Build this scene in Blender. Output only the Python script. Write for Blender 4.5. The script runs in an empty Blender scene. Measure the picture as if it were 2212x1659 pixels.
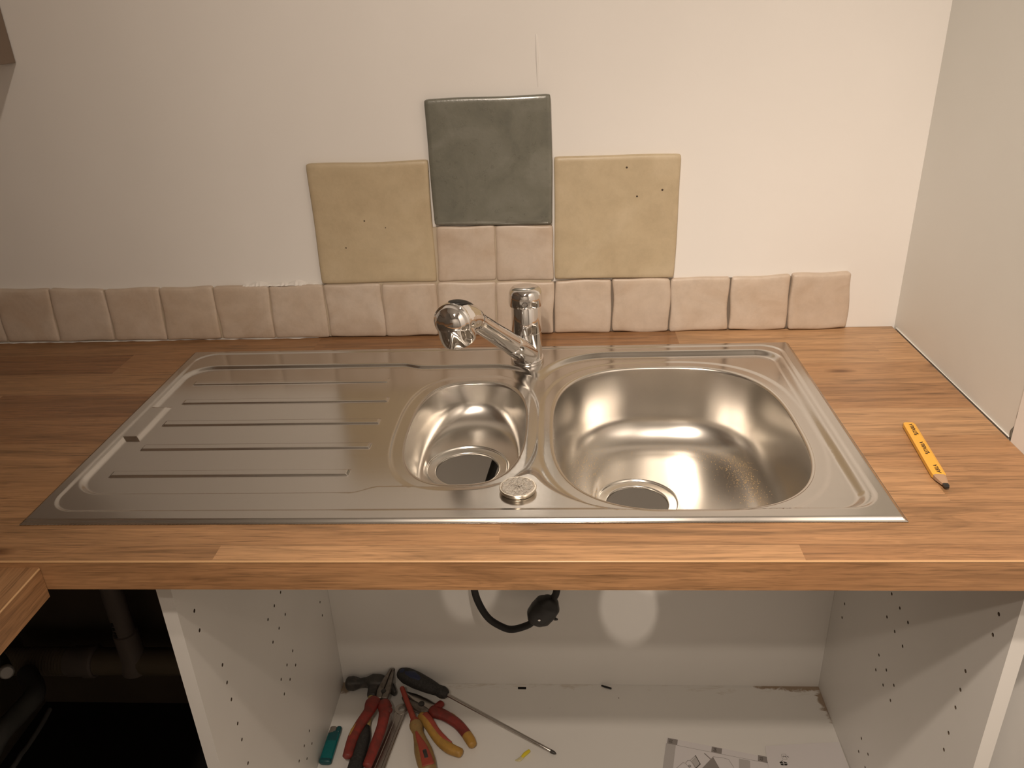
import bpy, math, random
import numpy as np
from mathutils import Vector, Matrix
from mathutils.geometry import delaunay_2d_cdt

random.seed(7)
rng = np.random.default_rng(7)
S = bpy.context.scene
COL = S.collection

# ------------------------------------------------------------------ camera
cam_d = bpy.data.cameras.new('camera')
cam = bpy.data.objects.new('camera', cam_d)
COL.objects.link(cam)
S.camera = cam
cam_d.sensor_fit = 'HORIZONTAL'
cam_d.sensor_width = 36.0
cam_d.lens = 1728.777 / 2212 * 36.0
cam_d.clip_start = 0.02
cam.matrix_world = (Matrix.Translation((0.12733, -1.30247, 1.42449)) @ Matrix.Rotation(0.06765, 4, 'Z')
                    @ Matrix.Rotation(1.124963, 4, 'X') @ Matrix.Rotation(-0.0432295, 4, 'Z'))

# ------------------------------------------------------------------ world, lamps, exposure
S.view_settings.view_transform = 'Standard'
S.view_settings.look = 'None'
S.view_settings.gamma = 1.0
S.view_settings.use_curve_mapping = False
S.view_settings.exposure = 0.0
w = bpy.data.worlds.new('world')
S.world = w
w.use_nodes = True
w.node_tree.nodes['Background'].inputs['Color'].default_value = (0.9, 0.75, 0.6, 1)
w.node_tree.nodes['Background'].inputs['Strength'].default_value = 0.02


def spot(name, loc, aim, watts, size_deg, blend, radius=0.03, color=(1.0, 0.845, 0.70)):
    d = bpy.data.lights.new(name, 'SPOT')
    d.energy = watts
    d.color = color
    d.spot_size = math.radians(size_deg)
    d.spot_blend = blend
    d.shadow_soft_size = radius
    o = bpy.data.objects.new(name, d)
    COL.objects.link(o)
    o.location = loc
    o.rotation_euler = (Vector(aim) - Vector(loc)).to_track_quat('-Z', 'Y').to_euler()
    return o


# three ceiling spots, one behind the other, turned towards the right-hand end of the wall
spot('ceiling_or_fill_spot', (0.17, -1.30, 2.40), (0.82, -0.50, 0.28), 86, 76, 1.0)
spot('ceiling_or_fill_spot', (-0.05, -1.62, 2.40), (0.62, -0.25, 1.00), 46, 116, 1.0)
spot('ceiling_or_fill_spot', (-0.05, -2.03, 2.40), (0.72, -0.02, 0.82), 39, 69, 1.0)
# added fill spot, no known lamp: bounces light off the wall behind the camera
spot('ceiling_or_fill_spot', (-0.05, -2.20, 2.40), (-0.10, -3.40, 0.70), 95, 110, 1.0)


# ------------------------------------------------------------------ materials
def mat(name, color=(0.8, 0.8, 0.8), rough=0.5, metal=0.0, spec=0.5, **kw):
    m = bpy.data.materials.new(name)
    m.use_nodes = True
    b = m.node_tree.nodes['Principled BSDF']
    b.inputs['Base Color'].default_value = (*color, 1)
    b.inputs['Roughness'].default_value = rough
    b.inputs['Metallic'].default_value = metal
    b.inputs['Specular IOR Level'].default_value = spec
    for k, v in kw.items():
        b.inputs[k].default_value = v
    return m


class NT:
    def __init__(s, m):
        s.t = m.node_tree
        s.b = s.t.nodes['Principled BSDF']
        s.co = s.t.nodes.new('ShaderNodeTexCoord').outputs['Object']

    def n(s, typ, ins=None, **kw):
        nd = s.t.nodes.new('ShaderNode' + typ)
        for k, v in kw.items():
            setattr(nd, k, v)
        for k, v in (ins or {}).items():
            if hasattr(v, 'is_linked') or hasattr(v, 'links'):
                s.t.links.new(v, nd.inputs[k])
            else:
                nd.inputs[k].default_value = v
        return nd

    def math(s, op, a, b=0.0, c=None):
        ins = {0: a, 1: b}
        if c is not None:
            ins[2] = c
        return s.n('Math', ins, operation=op).outputs[0]

    def mapping(s, scale=(1, 1, 1), rot=(0, 0, 0), loc=(0, 0, 0)):
        return s.n('Mapping', {'Vector': s.co, 'Scale': scale, 'Rotation': rot, 'Location': loc}).outputs[0]

    def noise(s, vec, scale, detail=3, rough=0.55, dist=0.0):
        return s.n('TexNoise', {'Vector': vec, 'Scale': scale, 'Detail': detail, 'Roughness': rough, 'Distortion': dist}).outputs['Fac']

    def ramp(s, fac, stops):
        nd = s.n('ValToRGB', {'Fac': fac})
        el = nd.color_ramp.elements
        while len(el) < len(stops):
            el.new(0.5)
        for e, (p, c) in zip(el, stops):
            e.position = p
            e.color = (*c, 1) if len(c) == 3 else c
        return nd.outputs['Color']

    def mix(s, fac, a, b, mode='MIX'):
        nd = s.n('Mix', data_type='RGBA', blend_type=mode)
        for k, v in ((0, fac), (6, a), (7, b)):
            if hasattr(v, 'is_linked') or hasattr(v, 'links'):
                s.t.links.new(v, nd.inputs[k])
            else:
                nd.inputs[k].default_value = v if not isinstance(v, tuple) or len(v) == 4 else (*v, 1)
        return nd.outputs[2]

    def bump(s, h, strength, dist=0.001):
        o = s.n('Bump', {'Height': h, 'Strength': strength, 'Distance': dist}).outputs[0]
        s.t.links.new(o, s.b.inputs['Normal'])

    def set(s, k, v):
        s.t.links.new(v, s.b.inputs[k])


def g3(v):
    return (v, v, v)


def m_wall(name, c1, c2, rough=0.42, bump=0.25):
    m = mat(name, c1, rough, spec=0.35)
    t = NT(m)
    a = t.noise(t.mapping(), 2.3, 3)
    t.set('Base Color', t.ramp(a, [(0.35, c2), (0.65, c1)]))
    b = t.noise(t.mapping(), 9.0, 2)
    c = t.noise(t.mapping((1, 1, 1)), 320.0, 2)
    h = t.math('MULTIPLY_ADD', c, 0.05, t.math('MULTIPLY', b, 1.0))
    t.bump(h, bump, 0.004)
    return m


M = {}
M['wall'] = m_wall('wall_paint', (0.80, 0.775, 0.745), (0.76, 0.735, 0.705))
M['wall_r'] = m_wall('right_wall_paint', (0.74, 0.735, 0.70), (0.70, 0.695, 0.655), 0.5)
M['trimwhite'] = m_wall('trim_paint', (0.90, 0.88, 0.85), (0.86, 0.84, 0.81), 0.4)
M['shaded'] = m_wall('painted_wall_shade', (0.10, 0.078, 0.055), (0.06, 0.046, 0.034), 0.85)
M['ceiling'] = mat('ceiling_paint', (0.80, 0.78, 0.75), 0.7)
M['floor'] = m_wall('floor_screed', (0.36, 0.31, 0.26), (0.30, 0.26, 0.22), 0.8)
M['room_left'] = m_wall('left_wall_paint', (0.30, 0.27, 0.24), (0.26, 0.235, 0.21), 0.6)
M['room'] = m_wall('room_paint', (0.66, 0.63, 0.59), (0.60, 0.57, 0.53), 0.6)


def m_wood(name, u, v, width=0.0765, length=0.62, single=False, shift=0.0711):
    """laminate print of a butcher block: staves along u, stacked along v"""
    m = mat(name, (0.4, 0.22, 0.11), 0.34, spec=0.4)
    t = NT(m)
    sp = t.n('SeparateXYZ', {0: t.co}).outputs
    U, V = sp[u], sp[v]
    if single:
        row = t.math('MULTIPLY', V, 0.0)
    else:
        row = t.math('FLOOR', t.math('DIVIDE', t.math('ADD', V, shift), width))
    r1 = t.n('TexWhiteNoise', {'W': row}, noise_dimensions='1D').outputs['Value']
    us = t.math('DIVIDE', t.math('ADD', U, t.math('MULTIPLY', r1, 3.7)), length)
    piece = t.math('FLOOR', us)
    cell = t.n('CombineXYZ', {0: row, 1: piece, 2: 0.0}).outputs[0]
    rc = t.n('TexWhiteNoise', {'Vector': cell}, noise_dimensions='3D').outputs
    if single:
        base = t.ramp(t.noise(t.n('CombineXYZ', {0: t.math('MULTIPLY', U, 2.0), 1: t.math('MULTIPLY', V, 9.0), 2: 0.0}).outputs[0], 2.0),
                      [(0.3, (0.33, 0.170, 0.078)), (0.7, (0.42, 0.228, 0.108))])
    else:
        base = t.ramp(rc['Value'], [(0.0, (0.250, 0.122, 0.055)), (0.35, (0.335, 0.180, 0.085)), (0.7, (0.405, 0.228, 0.111)), (1.0, (0.490, 0.295, 0.155))])
    off = t.math('MULTIPLY', rc['Value'], 37.0)
    gu = t.n('CombineXYZ', {0: t.math('ADD', t.math('MULTIPLY', U, 5.0), off), 1: t.math('MULTIPLY', V, 120.0), 2: off}).outputs[0]
    fine = t.noise(gu, 1.6, 5, 0.65, 0.6)
    gu2 = t.n('CombineXYZ', {0: t.math('ADD', t.math('MULTIPLY', U, 2.6), off), 1: t.math('MULTIPLY', V, 26.0), 2: off}).outputs[0]
    broad = t.noise(gu2, 1.3, 3, 0.5, 1.6)
    rings = t.math('SINE', t.math('MULTIPLY', broad, 60.0))
    gp = t.n('CombineXYZ', {0: t.math('ADD', t.math('MULTIPLY', U, 16.0), off), 1: t.math('MULTIPLY', V, 420.0), 2: off}).outputs[0]
    pores = t.noise(gp, 1.3, 3, 0.6, 0.4)
    c = t.mix(1.0, base, t.ramp(fine, [(0.28, g3(0.62)), (0.47, g3(0.98)), (0.75, g3(1.14))]), 'MULTIPLY')
    c = t.mix(1.0, c, t.ramp(pores, [(0.30, g3(0.66)), (0.46, g3(1.0)), (0.70, g3(1.12))]), 'MULTIPLY')
    c = t.mix(0.75, c, t.ramp(broad, [(0.30, g3(0.62)), (0.5, g3(1.0)), (0.75, g3(1.14))]), 'MULTIPLY')
    c = t.mix(0.5, c, t.ramp(t.math('MULTIPLY_ADD', rings, 0.5, 0.5), [(0.0, g3(0.80)), (0.6, g3(1.0))]), 'MULTIPLY')
    # small knots
    kn = t.n('TexVoronoi', {'Vector': t.n('CombineXYZ', {0: t.math('MULTIPLY', U, 5.0), 1: t.math('MULTIPLY', V, 14.0), 2: 0.3}).outputs[0], 'Scale': 1.0})
    c = t.mix(1.0, c, t.ramp(kn.outputs['Distance'], [(0.03, (0.45, 0.38, 0.33)), (0.13, (1, 1, 1))]), 'MULTIPLY')
    if not single:
        fr = t.math('FRACT', t.math('DIVIDE', t.math('ADD', V, shift), width))
        edge = t.math('MINIMUM', fr, t.math('SUBTRACT', 1.0, fr))
        c = t.mix(1.0, c, t.ramp(edge, [(0.0, g3(0.76)), (0.014, g3(1.0))]), 'MULTIPLY')
    t.set('Base Color', c)
    t.set('Roughness', t.math('MULTIPLY_ADD', fine, 0.2, 0.27))
    t.bump(fine, 0.12, 0.0006)
    return m


M['wood_top'] = m_wood('worktop_laminate', 0, 1)
M['wood_edge'] = m_wood('worktop_edge_laminate', 0, 2, length=60.0, single=True)
M['wood_top_l'] = m_wood('side_worktop_laminate', 1, 0)
M['wood_edge_l'] = m_wood('side_worktop_edge_laminate', 1, 2, length=60.0, single=True)
M['wood_lip'] = mat('worktop_edge_lip', (0.56, 0.34, 0.17), 0.3)
M['chip'] = mat('chipboard', (0.36, 0.25, 0.15), 0.85)


def m_tile(name, c1, c2, c3, rough, pits=0.5, bump=0.5, coat=0.0):
    m = mat(name, c1, rough, spec=0.5)
    t = NT(m)
    oi = t.n('ObjectInfo').outputs['Random']
    v = t.n('VectorMath', {0: t.co, 1: t.n('CombineXYZ', {0: t.math('MULTIPLY', oi, 11.0), 1: 0.0, 2: t.math('MULTIPLY', oi, 5.0)}).outputs[0]}, operation='ADD').outputs[0]
    a = t.noise(v, 14, 5, 0.6, 0.8)
    c = t.ramp(a, [(0.32, c2), (0.5, c1), (0.68, c3)])
    b = t.noise(v, 55, 4, 0.7)
    c = t.mix(0.5, c, t.ramp(b, [(0.3, g3(0.86)), (0.6, g3(1.04))]), 'MULTIPLY')
    tint = t.ramp(oi, [(0.0, (0.96, 0.93, 0.89)), (0.5, (1.0, 1.0, 1.0)), (1.0, (1.03, 1.01, 0.985))])
    c = t.mix(1.0, c, tint, 'MULTIPLY')
    vo = t.n('TexVoronoi', {'Vector': v, 'Scale': 26.0})
    sel = t.math('GREATER_THAN', t.n('SeparateColor', {0: vo.outputs['Color']}).outputs[0], 1 - pits)
    pit = t.math('MULTIPLY', sel, t.math('LESS_THAN', vo.outputs['Distance'], 0.045))
    c = t.mix(pit, c, (0.06, 0.04, 0.025, 1))
    t.set('Base Color', c)
    t.set('Roughness', t.math('MULTIPLY_ADD', b, 0.25, rough - 0.12))
    h = t.math('ADD', t.math('MULTIPLY', t.noise(v, 7, 2), 1.0), t.math('MULTIPLY', t.noise(v, 190, 3, 0.6), 0.10))
    t.bump(h, bump, 0.004)
    t.b.inputs['Coat Weight'].default_value = coat
    t.b.inputs['Coat Roughness'].default_value = 0.12
    return m


M['tile'] = m_tile('small_beige_tile', (0.56, 0.468, 0.385), (0.51, 0.408, 0.320), (0.595, 0.508, 0.43), 0.42, 0.06)
M['tile_big'] = m_tile('large_sand_tile', (0.52, 0.435, 0.300), (0.485, 0.40, 0.272), (0.55, 0.465, 0.33), 0.38, 0.55)
M['tile_grey'] = m_tile('green_grey_tile', (0.165, 0.165, 0.135), (0.130, 0.132, 0.110), (0.195, 0.195, 0.165), 0.30, 0.40, 0.7, 0.35)
M['adhesive'] = m_wall('tile_adhesive', (0.50, 0.42, 0.32), (0.42, 0.35, 0.26), 0.9, 0.6)
M['adhesive_shade'] = m_wall('painted_joint_shade', (0.20, 0.165, 0.13), (0.15, 0.12, 0.095), 0.9, 0.6)
M['filler'] = m_wall('white_filler', (0.82, 0.79, 0.75), (0.74, 0.71, 0.67), 0.9, 0.8)


def m_steel(name, col, rough, aniso=0.0, streak=None, streak_amt=0.06, blotch=0.05):
    if streak_amt == 0:
        return mat(name, col, rough, 1.0)
    m = mat(name, col, rough, 1.0)
    t = NT(m)
    sc = streak or (4, 260, 260)
    f = t.noise(t.mapping(sc), 1.0, 3, 0.6)
    l = t.noise(t.mapping(), 16.0, 3)
    r = t.math('MULTIPLY_ADD', f, streak_amt, rough - streak_amt * 0.5)
    r = t.math('MULTIPLY_ADD', l, blotch, r)
    t.set('Roughness', r)
    t.b.inputs['Anisotropic'].default_value = aniso
    return m


M['steel'] = m_steel('brushed_steel_deck', (0.60, 0.575, 0.54), 0.165)
M['steel_bowl'] = m_steel('satin_steel_bowl', (0.64, 0.61, 0.565), 0.255, streak=(60, 60, 60), streak_amt=0.0, blotch=0.0)
M['steel_ring'] = m_steel('pressed_steel_ring', (0.66, 0.64, 0.60), 0.22, streak=(60, 60, 60))
M['chrome'] = mat('polished_chrome', (0.80, 0.79, 0.78), 0.045, 1.0)
M['chrome_d'] = mat('dark_chrome', (0.35, 0.34, 0.33), 0.12, 1.0)
M['black'] = mat('black_plastic', (0.012, 0.011, 0.010), 0.42)
M['rubber'] = mat('black_rubber', (0.010, 0.009, 0.008), 0.65)


def m_disc():
    m = mat('hammered_metal', (0.88, 0.85, 0.80), 0.13, 1.0)
    t = NT(m)
    h = t.noise(t.mapping((1, 1.7, 1)), 420.0, 2, 0.5, 0.5)
    t.bump(h, 0.5, 0.0012)
    return m


M['disc'] = m_disc()
M['disc_edge'] = mat('disc_edge_metal', (0.78, 0.72, 0.62), 0.18, 1.0)


def m_panel():
    m = mat('white_melamine', (0.79, 0.77, 0.735), 0.38, spec=0.4)
    t = NT(m)
    a = t.noise(t.mapping(), 3.0, 3)
    t.set('Base Color', t.ramp(a, [(0.3, (0.75, 0.73, 0.695)), (0.7, (0.80, 0.78, 0.745))]))
    t.bump(t.noise(t.mapping(), 500, 2), 0.08, 0.0004)
    return m


M['panel'] = m_panel()


def m_shelf():
    """white board with brown damp stains in the back corners and along the back edge"""
    m = mat('stained_melamine', (0.78, 0.76, 0.72), 0.45, spec=0.4)
    t = NT(m)
    sp = t.n('SeparateXYZ', {0: t.co}).outputs
    X, Y = sp[0], sp[1]
    nz = t.noise(t.mapping((1, 1.6, 1)), 34, 5, 0.65, 0.7)
    nz2 = t.noise(t.mapping((1, 3.0, 1)), 22, 4, 0.65, 0.5)

    def near(px, py, rx, ry):
        a = t.math('POWER', t.math('DIVIDE', t.math('SUBTRACT', X, px), rx), 2.0)
        b = t.math('POWER', t.math('DIVIDE', t.math('SUBTRACT', Y, py), ry), 2.0)
        return t.math('SUBTRACT', 1.0, t.math('SQRT', t.math('ADD', a, b)))
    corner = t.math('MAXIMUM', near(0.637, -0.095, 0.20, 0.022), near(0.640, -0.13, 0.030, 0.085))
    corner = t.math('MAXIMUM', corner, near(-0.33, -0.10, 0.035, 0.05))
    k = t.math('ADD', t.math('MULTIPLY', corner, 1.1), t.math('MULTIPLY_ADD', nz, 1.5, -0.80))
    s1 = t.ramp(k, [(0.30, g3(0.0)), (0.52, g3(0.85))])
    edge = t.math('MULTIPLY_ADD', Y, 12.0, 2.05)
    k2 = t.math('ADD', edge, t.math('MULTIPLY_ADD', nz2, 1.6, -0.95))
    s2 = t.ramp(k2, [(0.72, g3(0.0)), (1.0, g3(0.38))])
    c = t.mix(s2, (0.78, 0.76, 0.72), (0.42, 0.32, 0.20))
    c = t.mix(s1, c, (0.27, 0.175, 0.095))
    vo = t.n('TexVoronoi', {'Vector': t.mapping((1, 1, 0.01)), 'Scale': 30.0})
    sel = t.math('GREATER_THAN', t.n('SeparateColor', {0: vo.outputs['Color']}).outputs[0], 0.90)
    c = t.mix(t.math('MULTIPLY', sel, t.math('LESS_THAN', vo.outputs['Distance'], 0.035)), c, (0.10, 0.07, 0.045, 1))
    t.set('Base Color', c)
    return m


M['shelf'] = m_shelf()
M['crack'] = mat('dark_plaster_crack', (0.16, 0.15, 0.13), 0.9)
M['hole'] = mat('drilled_chipboard', (0.10, 0.07, 0.045), 0.9)
M['slot'] = mat('dark_slot', (0.02, 0.016, 0.012), 0.9)
M['hood'] = m_wall('wall_cabinet_front', (0.21, 0.155, 0.115), (0.19, 0.14, 0.105), 0.5)
M['floor_shade'] = m_wall('painted_floor_shade', (0.022, 0.019, 0.016), (0.014, 0.012, 0.010), 0.8)
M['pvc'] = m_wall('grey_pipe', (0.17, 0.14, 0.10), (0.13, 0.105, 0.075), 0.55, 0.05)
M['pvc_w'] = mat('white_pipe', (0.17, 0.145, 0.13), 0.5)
M['print'] = mat('black_print', (0.02, 0.018, 0.016), 0.6)
M['greyhose'] = mat('grey_hose', (0.11, 0.11, 0.105), 0.6)
M['cap'] = mat('white_cap', (0.55, 0.54, 0.53), 0.4)
M['pencil'] = mat('yellow_lacquer', (0.80, 0.42, 0.055), 0.35)
M['pencil_wood'] = m_wall('cut_pencil_wood', (0.46, 0.30, 0.19), (0.38, 0.24, 0.15), 0.7, 0.4)
M['lead'] = mat('graphite', (0.05, 0.048, 0.046), 0.28, 0.6)
M['pencil_ink'] = mat('dark_brown_ink', (0.03, 0.012, 0.008), 0.5)


def m_grime(name, c, dirt, rough=0.5, amt=0.6, scale=55):
    m = mat(name, c, rough)
    t = NT(m)
    a = t.noise(t.mapping(), scale, 5, 0.65, 0.5)
    t.set('Base Color', t.mix(t.ramp(a, [(0.42, g3(0.0)), (0.68, g3(amt))]), (*c, 1), (*dirt, 1)))
    t.bump(t.noise(t.mapping(), 600, 2), 0.2, 0.0006)
    return m


M['red'] = m_grime('red_grip', (0.24, 0.030, 0.022), (0.06, 0.025, 0.018))
M['redl'] = m_grime('light_red_grip', (0.34, 0.055, 0.034), (0.20, 0.05, 0.03), amt=0.4)
M['yellow'] = m_grime('yellow_grip', (0.44, 0.24, 0.045), (0.22, 0.13, 0.05))
M['olive'] = m_grime('worn_yellow_grip', (0.29, 0.18, 0.06), (0.15, 0.10, 0.045))
M['toolsteel'] = m_grime('tool_steel', (0.26, 0.235, 0.21), (0.10, 0.085, 0.07), 0.38, 0.7)
M['toolsteel'].node_tree.nodes['Principled BSDF'].inputs['Metallic'].default_value = 0.85
M['brightsteel'] = mat('bright_tool_steel', (0.48, 0.45, 0.42), 0.30, 1.0)
M['iron'] = m_grime('black_iron', (0.030, 0.028, 0.026), (0.10, 0.085, 0.07), 0.42, 0.5)
M['grip'] = m_grime('black_grip', (0.018, 0.017, 0.016), (0.06, 0.055, 0.05), 0.7, 0.5, 300)
M['bluegrip'] = mat('blue_grip', (0.012, 0.020, 0.060), 0.45)
M['fibre'] = mat('pale_yellow_fibre', (0.45, 0.34, 0.13), 0.5)
M['teal'] = mat('teal_plastic', (0.012, 0.30, 0.31), 0.15, **{'Transmission Weight': 0.55, 'IOR': 1.40})
M['tealcap'] = mat('teal_button', (0.006, 0.075, 0.085), 0.35)
M['yellowbit'] = mat('yellow_plastic', (0.72, 0.58, 0.03), 0.35)
M['clearbit'] = mat('pale_yellow_plastic', (0.62, 0.56, 0.32), 0.3)
M['paper'] = m_wall('white_paper', (0.74, 0.71, 0.71), (0.71, 0.68, 0.68), 0.75, 0.15)
M['paper_grey'] = mat('grey_print', (0.50, 0.475, 0.46), 0.75)
M['paper_mid'] = mat('mid_grey_print', (0.28, 0.255, 0.24), 0.75)
M['paper_line'] = mat('dark_grey_print', (0.11, 0.095, 0.085), 0.75)
M['saw'] = mat('sawdust', (0.68, 0.47, 0.22), 0.8)


# ------------------------------------------------------------------ helpers
def tag(o, label=None, cat=None, group=None, kind=None):
    if label:
        o['label'] = label
    if cat:
        o['category'] = cat
    if group:
        o['group'] = group
    if kind:
        o['kind'] = kind
    return o


def empty(name, loc, label, cat, group=None):
    o = bpy.data.objects.new(name, None)
    o.empty_display_size = 0.02
    COL.objects.link(o)
    o.location = loc
    return tag(o, label, cat, group)


def link(o, parent=None):
    COL.objects.link(o)
    if parent is not None:
        o.parent = parent
        loc, p = Vector((0, 0, 0)), parent
        while p is not None:            # parts are modelled in room coordinates
            if p.type == 'EMPTY':
                loc += p.location
            p = p.parent
        o.matrix_parent_inverse = Matrix.Translation(-loc) if parent.type == 'EMPTY' else Matrix.Identity(4)
    return o


def mesh(name, verts, faces, m, parent=None, smooth=False, normals=None, sharp=None):
    me = bpy.data.meshes.new(name)
    me.from_pydata([tuple(map(float, v)) for v in verts], [], [tuple(map(int, f)) for f in faces])
    for mm in (m if isinstance(m, (list, tuple)) else [m]):
        me.materials.append(mm)
    if smooth:
        me.polygons.foreach_set('use_smooth', [True] * len(me.polygons))
        if sharp:
            me.set_sharp_from_angle(angle=math.radians(sharp))
    me.update()
    if normals is not None:
        me.normals_split_custom_set_from_vertices([tuple(n) for n in normals])
    return link(bpy.data.objects.new(name, me), parent)


def boxdata(x0, x1, y0, y1, z0, z1, bv=0.0):
    """box, its edges chamfered by bv"""
    if bv <= 0:
        v = [(x, y, z) for z in (z0, z1) for y in (y0, y1) for x in (x0, x1)]
        return v, [(0, 2, 3, 1), (4, 5, 7, 6), (0, 1, 5, 4), (2, 6, 7, 3), (0, 4, 6, 2), (1, 3, 7, 5)]
    v, ix = [], {}
    c = [(x0, x1), (y0, y1), (z0, z1)]
    for sx in (0, 1):
        for sy in (0, 1):
            for sz in (0, 1):
                s = (sx, sy, sz)
                for ax in range(3):
                    p = [c[k][s[k]] + (0 if k == ax else (bv if s[k] == 0 else -bv)) for k in range(3)]
                    ix[(s, ax)] = len(v)
                    v.append(tuple(p))
    f = []
    for ax in range(3):
        a, b = (ax + 1) % 3, (ax + 2) % 3
        for s in (0, 1):
            q = []
            for (i, j) in ((0, 0), (1, 0), (1, 1), (0, 1)):
                t = [0, 0, 0]
                t[ax], t[a], t[b] = s, i, j
                q.append(ix[(tuple(t), ax)])
            f.append(tuple(q if s else q[::-1]))
    for ax in range(3):
        a, b = (ax + 1) % 3, (ax + 2) % 3
        for i in (0, 1):
            for j in (0, 1):
                t0, t1 = [0, 0, 0], [0, 0, 0]
                t0[a], t0[b], t1[a], t1[b] = i, j, i, j
                t1[ax] = 1
                q = (ix[(tuple(t0), a)], ix[(tuple(t1), a)], ix[(tuple(t1), b)], ix[(tuple(t0), b)])
                f.append(q if i != j else q[::-1])
    for k in range(8):
        s = (k >> 2 & 1, k >> 1 & 1, k & 1)
        q = (ix[(s, 0)], ix[(s, 1)], ix[(s, 2)])
        f.append(q if sum(s) % 2 else q[::-1])
    return v, f


def box(name, x0, x1, y0, y1, z0, z1, m, parent=None, bv=0.0):
    v, f = boxdata(x0, x1, y0, y1, z0, z1, bv)
    return mesh(name, v, f, m, parent)


def catmull(pts, n):
    P = [Vector(p) for p in pts]
    P = [P[0] * 2 - P[1]] + P + [P[-1] * 2 - P[-2]]
    out = []
    segs = len(P) - 3
    for k in range(n + 1):
        t = k / n * segs
        i = min(int(t), segs - 1)
        u = t - i
        a, b, c, d = P[i:i + 4]
        out.append(0.5 * ((2 * b) + (c - a) * u + (2 * a - 5 * b + 4 * c - d) * u * u + (3 * b - a - 3 * c + d) * u ** 3))
    return out


def interp(vals, t):
    k = t * (len(vals) - 1)
    i = min(int(k), len(vals) - 2)
    u = k - i
    a, b = vals[i], vals[i + 1]
    if isinstance(a, (tuple, list)):
        return tuple(x + (y - x) * u for x, y in zip(a, b))
    return a + (b - a) * u


def sweepdata(pts, radii, n=None, seg=14, up=(0, 0, 1), cap=True, power=2.0, smoothpath=True):
    """tube along a path; radii = list of r or (sideways, upward) spread evenly over the path"""
    n = n or max(4, 6 * (len(pts) - 1))
    path = catmull(pts, n) if smoothpath and len(pts) > 2 else [Vector(pts[0]).lerp(Vector(pts[-1]), k / n) for k in range(n + 1)]
    v, f = [], []
    up0 = Vector(up)
    rings = []
    L = len(path)
    for k, p in enumerate(path):
        t = (path[min(k + 1, L - 1)] - path[max(k - 1, 0)]).normalized()
        s = t.cross(up0)
        if s.length < 1e-4:
            s = t.cross(Vector((0, 1, 0)))
        s.normalize()
        u = s.cross(t).normalized()
        r = interp(radii, k / (L - 1))
        ra, rb = r if isinstance(r, tuple) else (r, r)
        rings.append((p, t, s, u, ra, rb))
    if cap:
        p, t, s, u, ra, rb = rings[0]
        c = min(ra, rb) * 0.55
        pre = [(p - t * c, t, s, u, ra * 0.35, rb * 0.35), (p - t * c * 0.75, t, s, u, ra * 0.72, rb * 0.72), (p - t * c * 0.3, t, s, u, ra * 0.93, rb * 0.93)]
        p, t, s, u, ra, rb = rings[-1]
        c = min(ra, rb) * 0.55
        post = [(p + t * c * 0.3, t, s, u, ra * 0.93, rb * 0.93), (p + t * c * 0.75, t, s, u, ra * 0.72, rb * 0.72), (p + t * c, t, s, u, ra * 0.35, rb * 0.35)]
        rings = pre + rings + post
    for (p, t, s, u, ra, rb) in rings:
        for j in range(seg):
            a = 2 * math.pi * j / seg
            ca, sa = math.cos(a), math.sin(a)
            e = 2.0 / power
            v.append(p + s * (ra * math.copysign(abs(ca) ** e, ca)) + u * (rb * math.copysign(abs(sa) ** e, sa)))
    for k in range(len(rings) - 1):
        for j in range(seg):
            a, b = k * seg + j, k * seg + (j + 1) % seg
            f.append((a, a + seg, b + seg, b))
    f.append(tuple(range(seg)))
    o = (len(rings) - 1) * seg
    f.append(tuple(reversed(range(o, o + seg))))
    return v, f


def sweep(name, pts, radii, m, parent=None, sharp=50, **kw):
    v, f = sweepdata(pts, radii, **kw)
    return mesh(name, v, f, m, parent, True, sharp=sharp)


def lathedata(prof, origin=(0, 0, 0), axis=(0, 0, 1), seg=40, close=True):
    ax = Vector(axis).normalized()
    s = ax.cross(Vector((0, 0, 1)))
    if s.length < 1e-4:
        s = Vector((1, 0, 0))
    s.normalize()
    u = ax.cross(s)
    O = Vector(origin)
    v, f = [], []
    for (r, h) in prof:
        for j in range(seg):
            a = 2 * math.pi * j / seg
            v.append(O + ax * h + (s * math.cos(a) + u * math.sin(a)) * r)
    for k in range(len(prof) - 1):
        for j in range(seg):
            a, b = k * seg + j, k * seg + (j + 1) % seg
            f.append((a, b, b + seg, a + seg))
    if close:
        f.append(tuple(reversed(range(seg))))
        o = (len(prof) - 1) * seg
        f.append(tuple(range(o, o + seg)))
    return v, f


def lathe(name, prof, m, parent=None, origin=(0, 0, 0), axis=(0, 0, 1), seg=40, close=True, sharp=40):
    v, f = lathedata(prof, origin, axis, seg, close)
    return mesh(name, v, f, m, parent, True, sharp=sharp)


def join(parts):
    v, f = [], []
    for (a, b) in parts:
        o = len(v)
        v += list(a)
        f += [tuple(i + o for i in q) for q in b]
    return v, f


def prism(name, poly, z0, z1, m, parent=None, smooth=False):
    """flat outline in plan (counter-clockwise) pulled up from z0 to z1"""
    n = len(poly)
    v = [(x, y, z0) for x, y in poly] + [(x, y, z1) for x, y in poly]
    f = [tuple(reversed(range(n))), tuple(range(n, 2 * n))]
    f += [(k, (k + 1) % n, n + (k + 1) % n, n + k) for k in range(n)]
    return mesh(name, v, f, m, parent, smooth)


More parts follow.
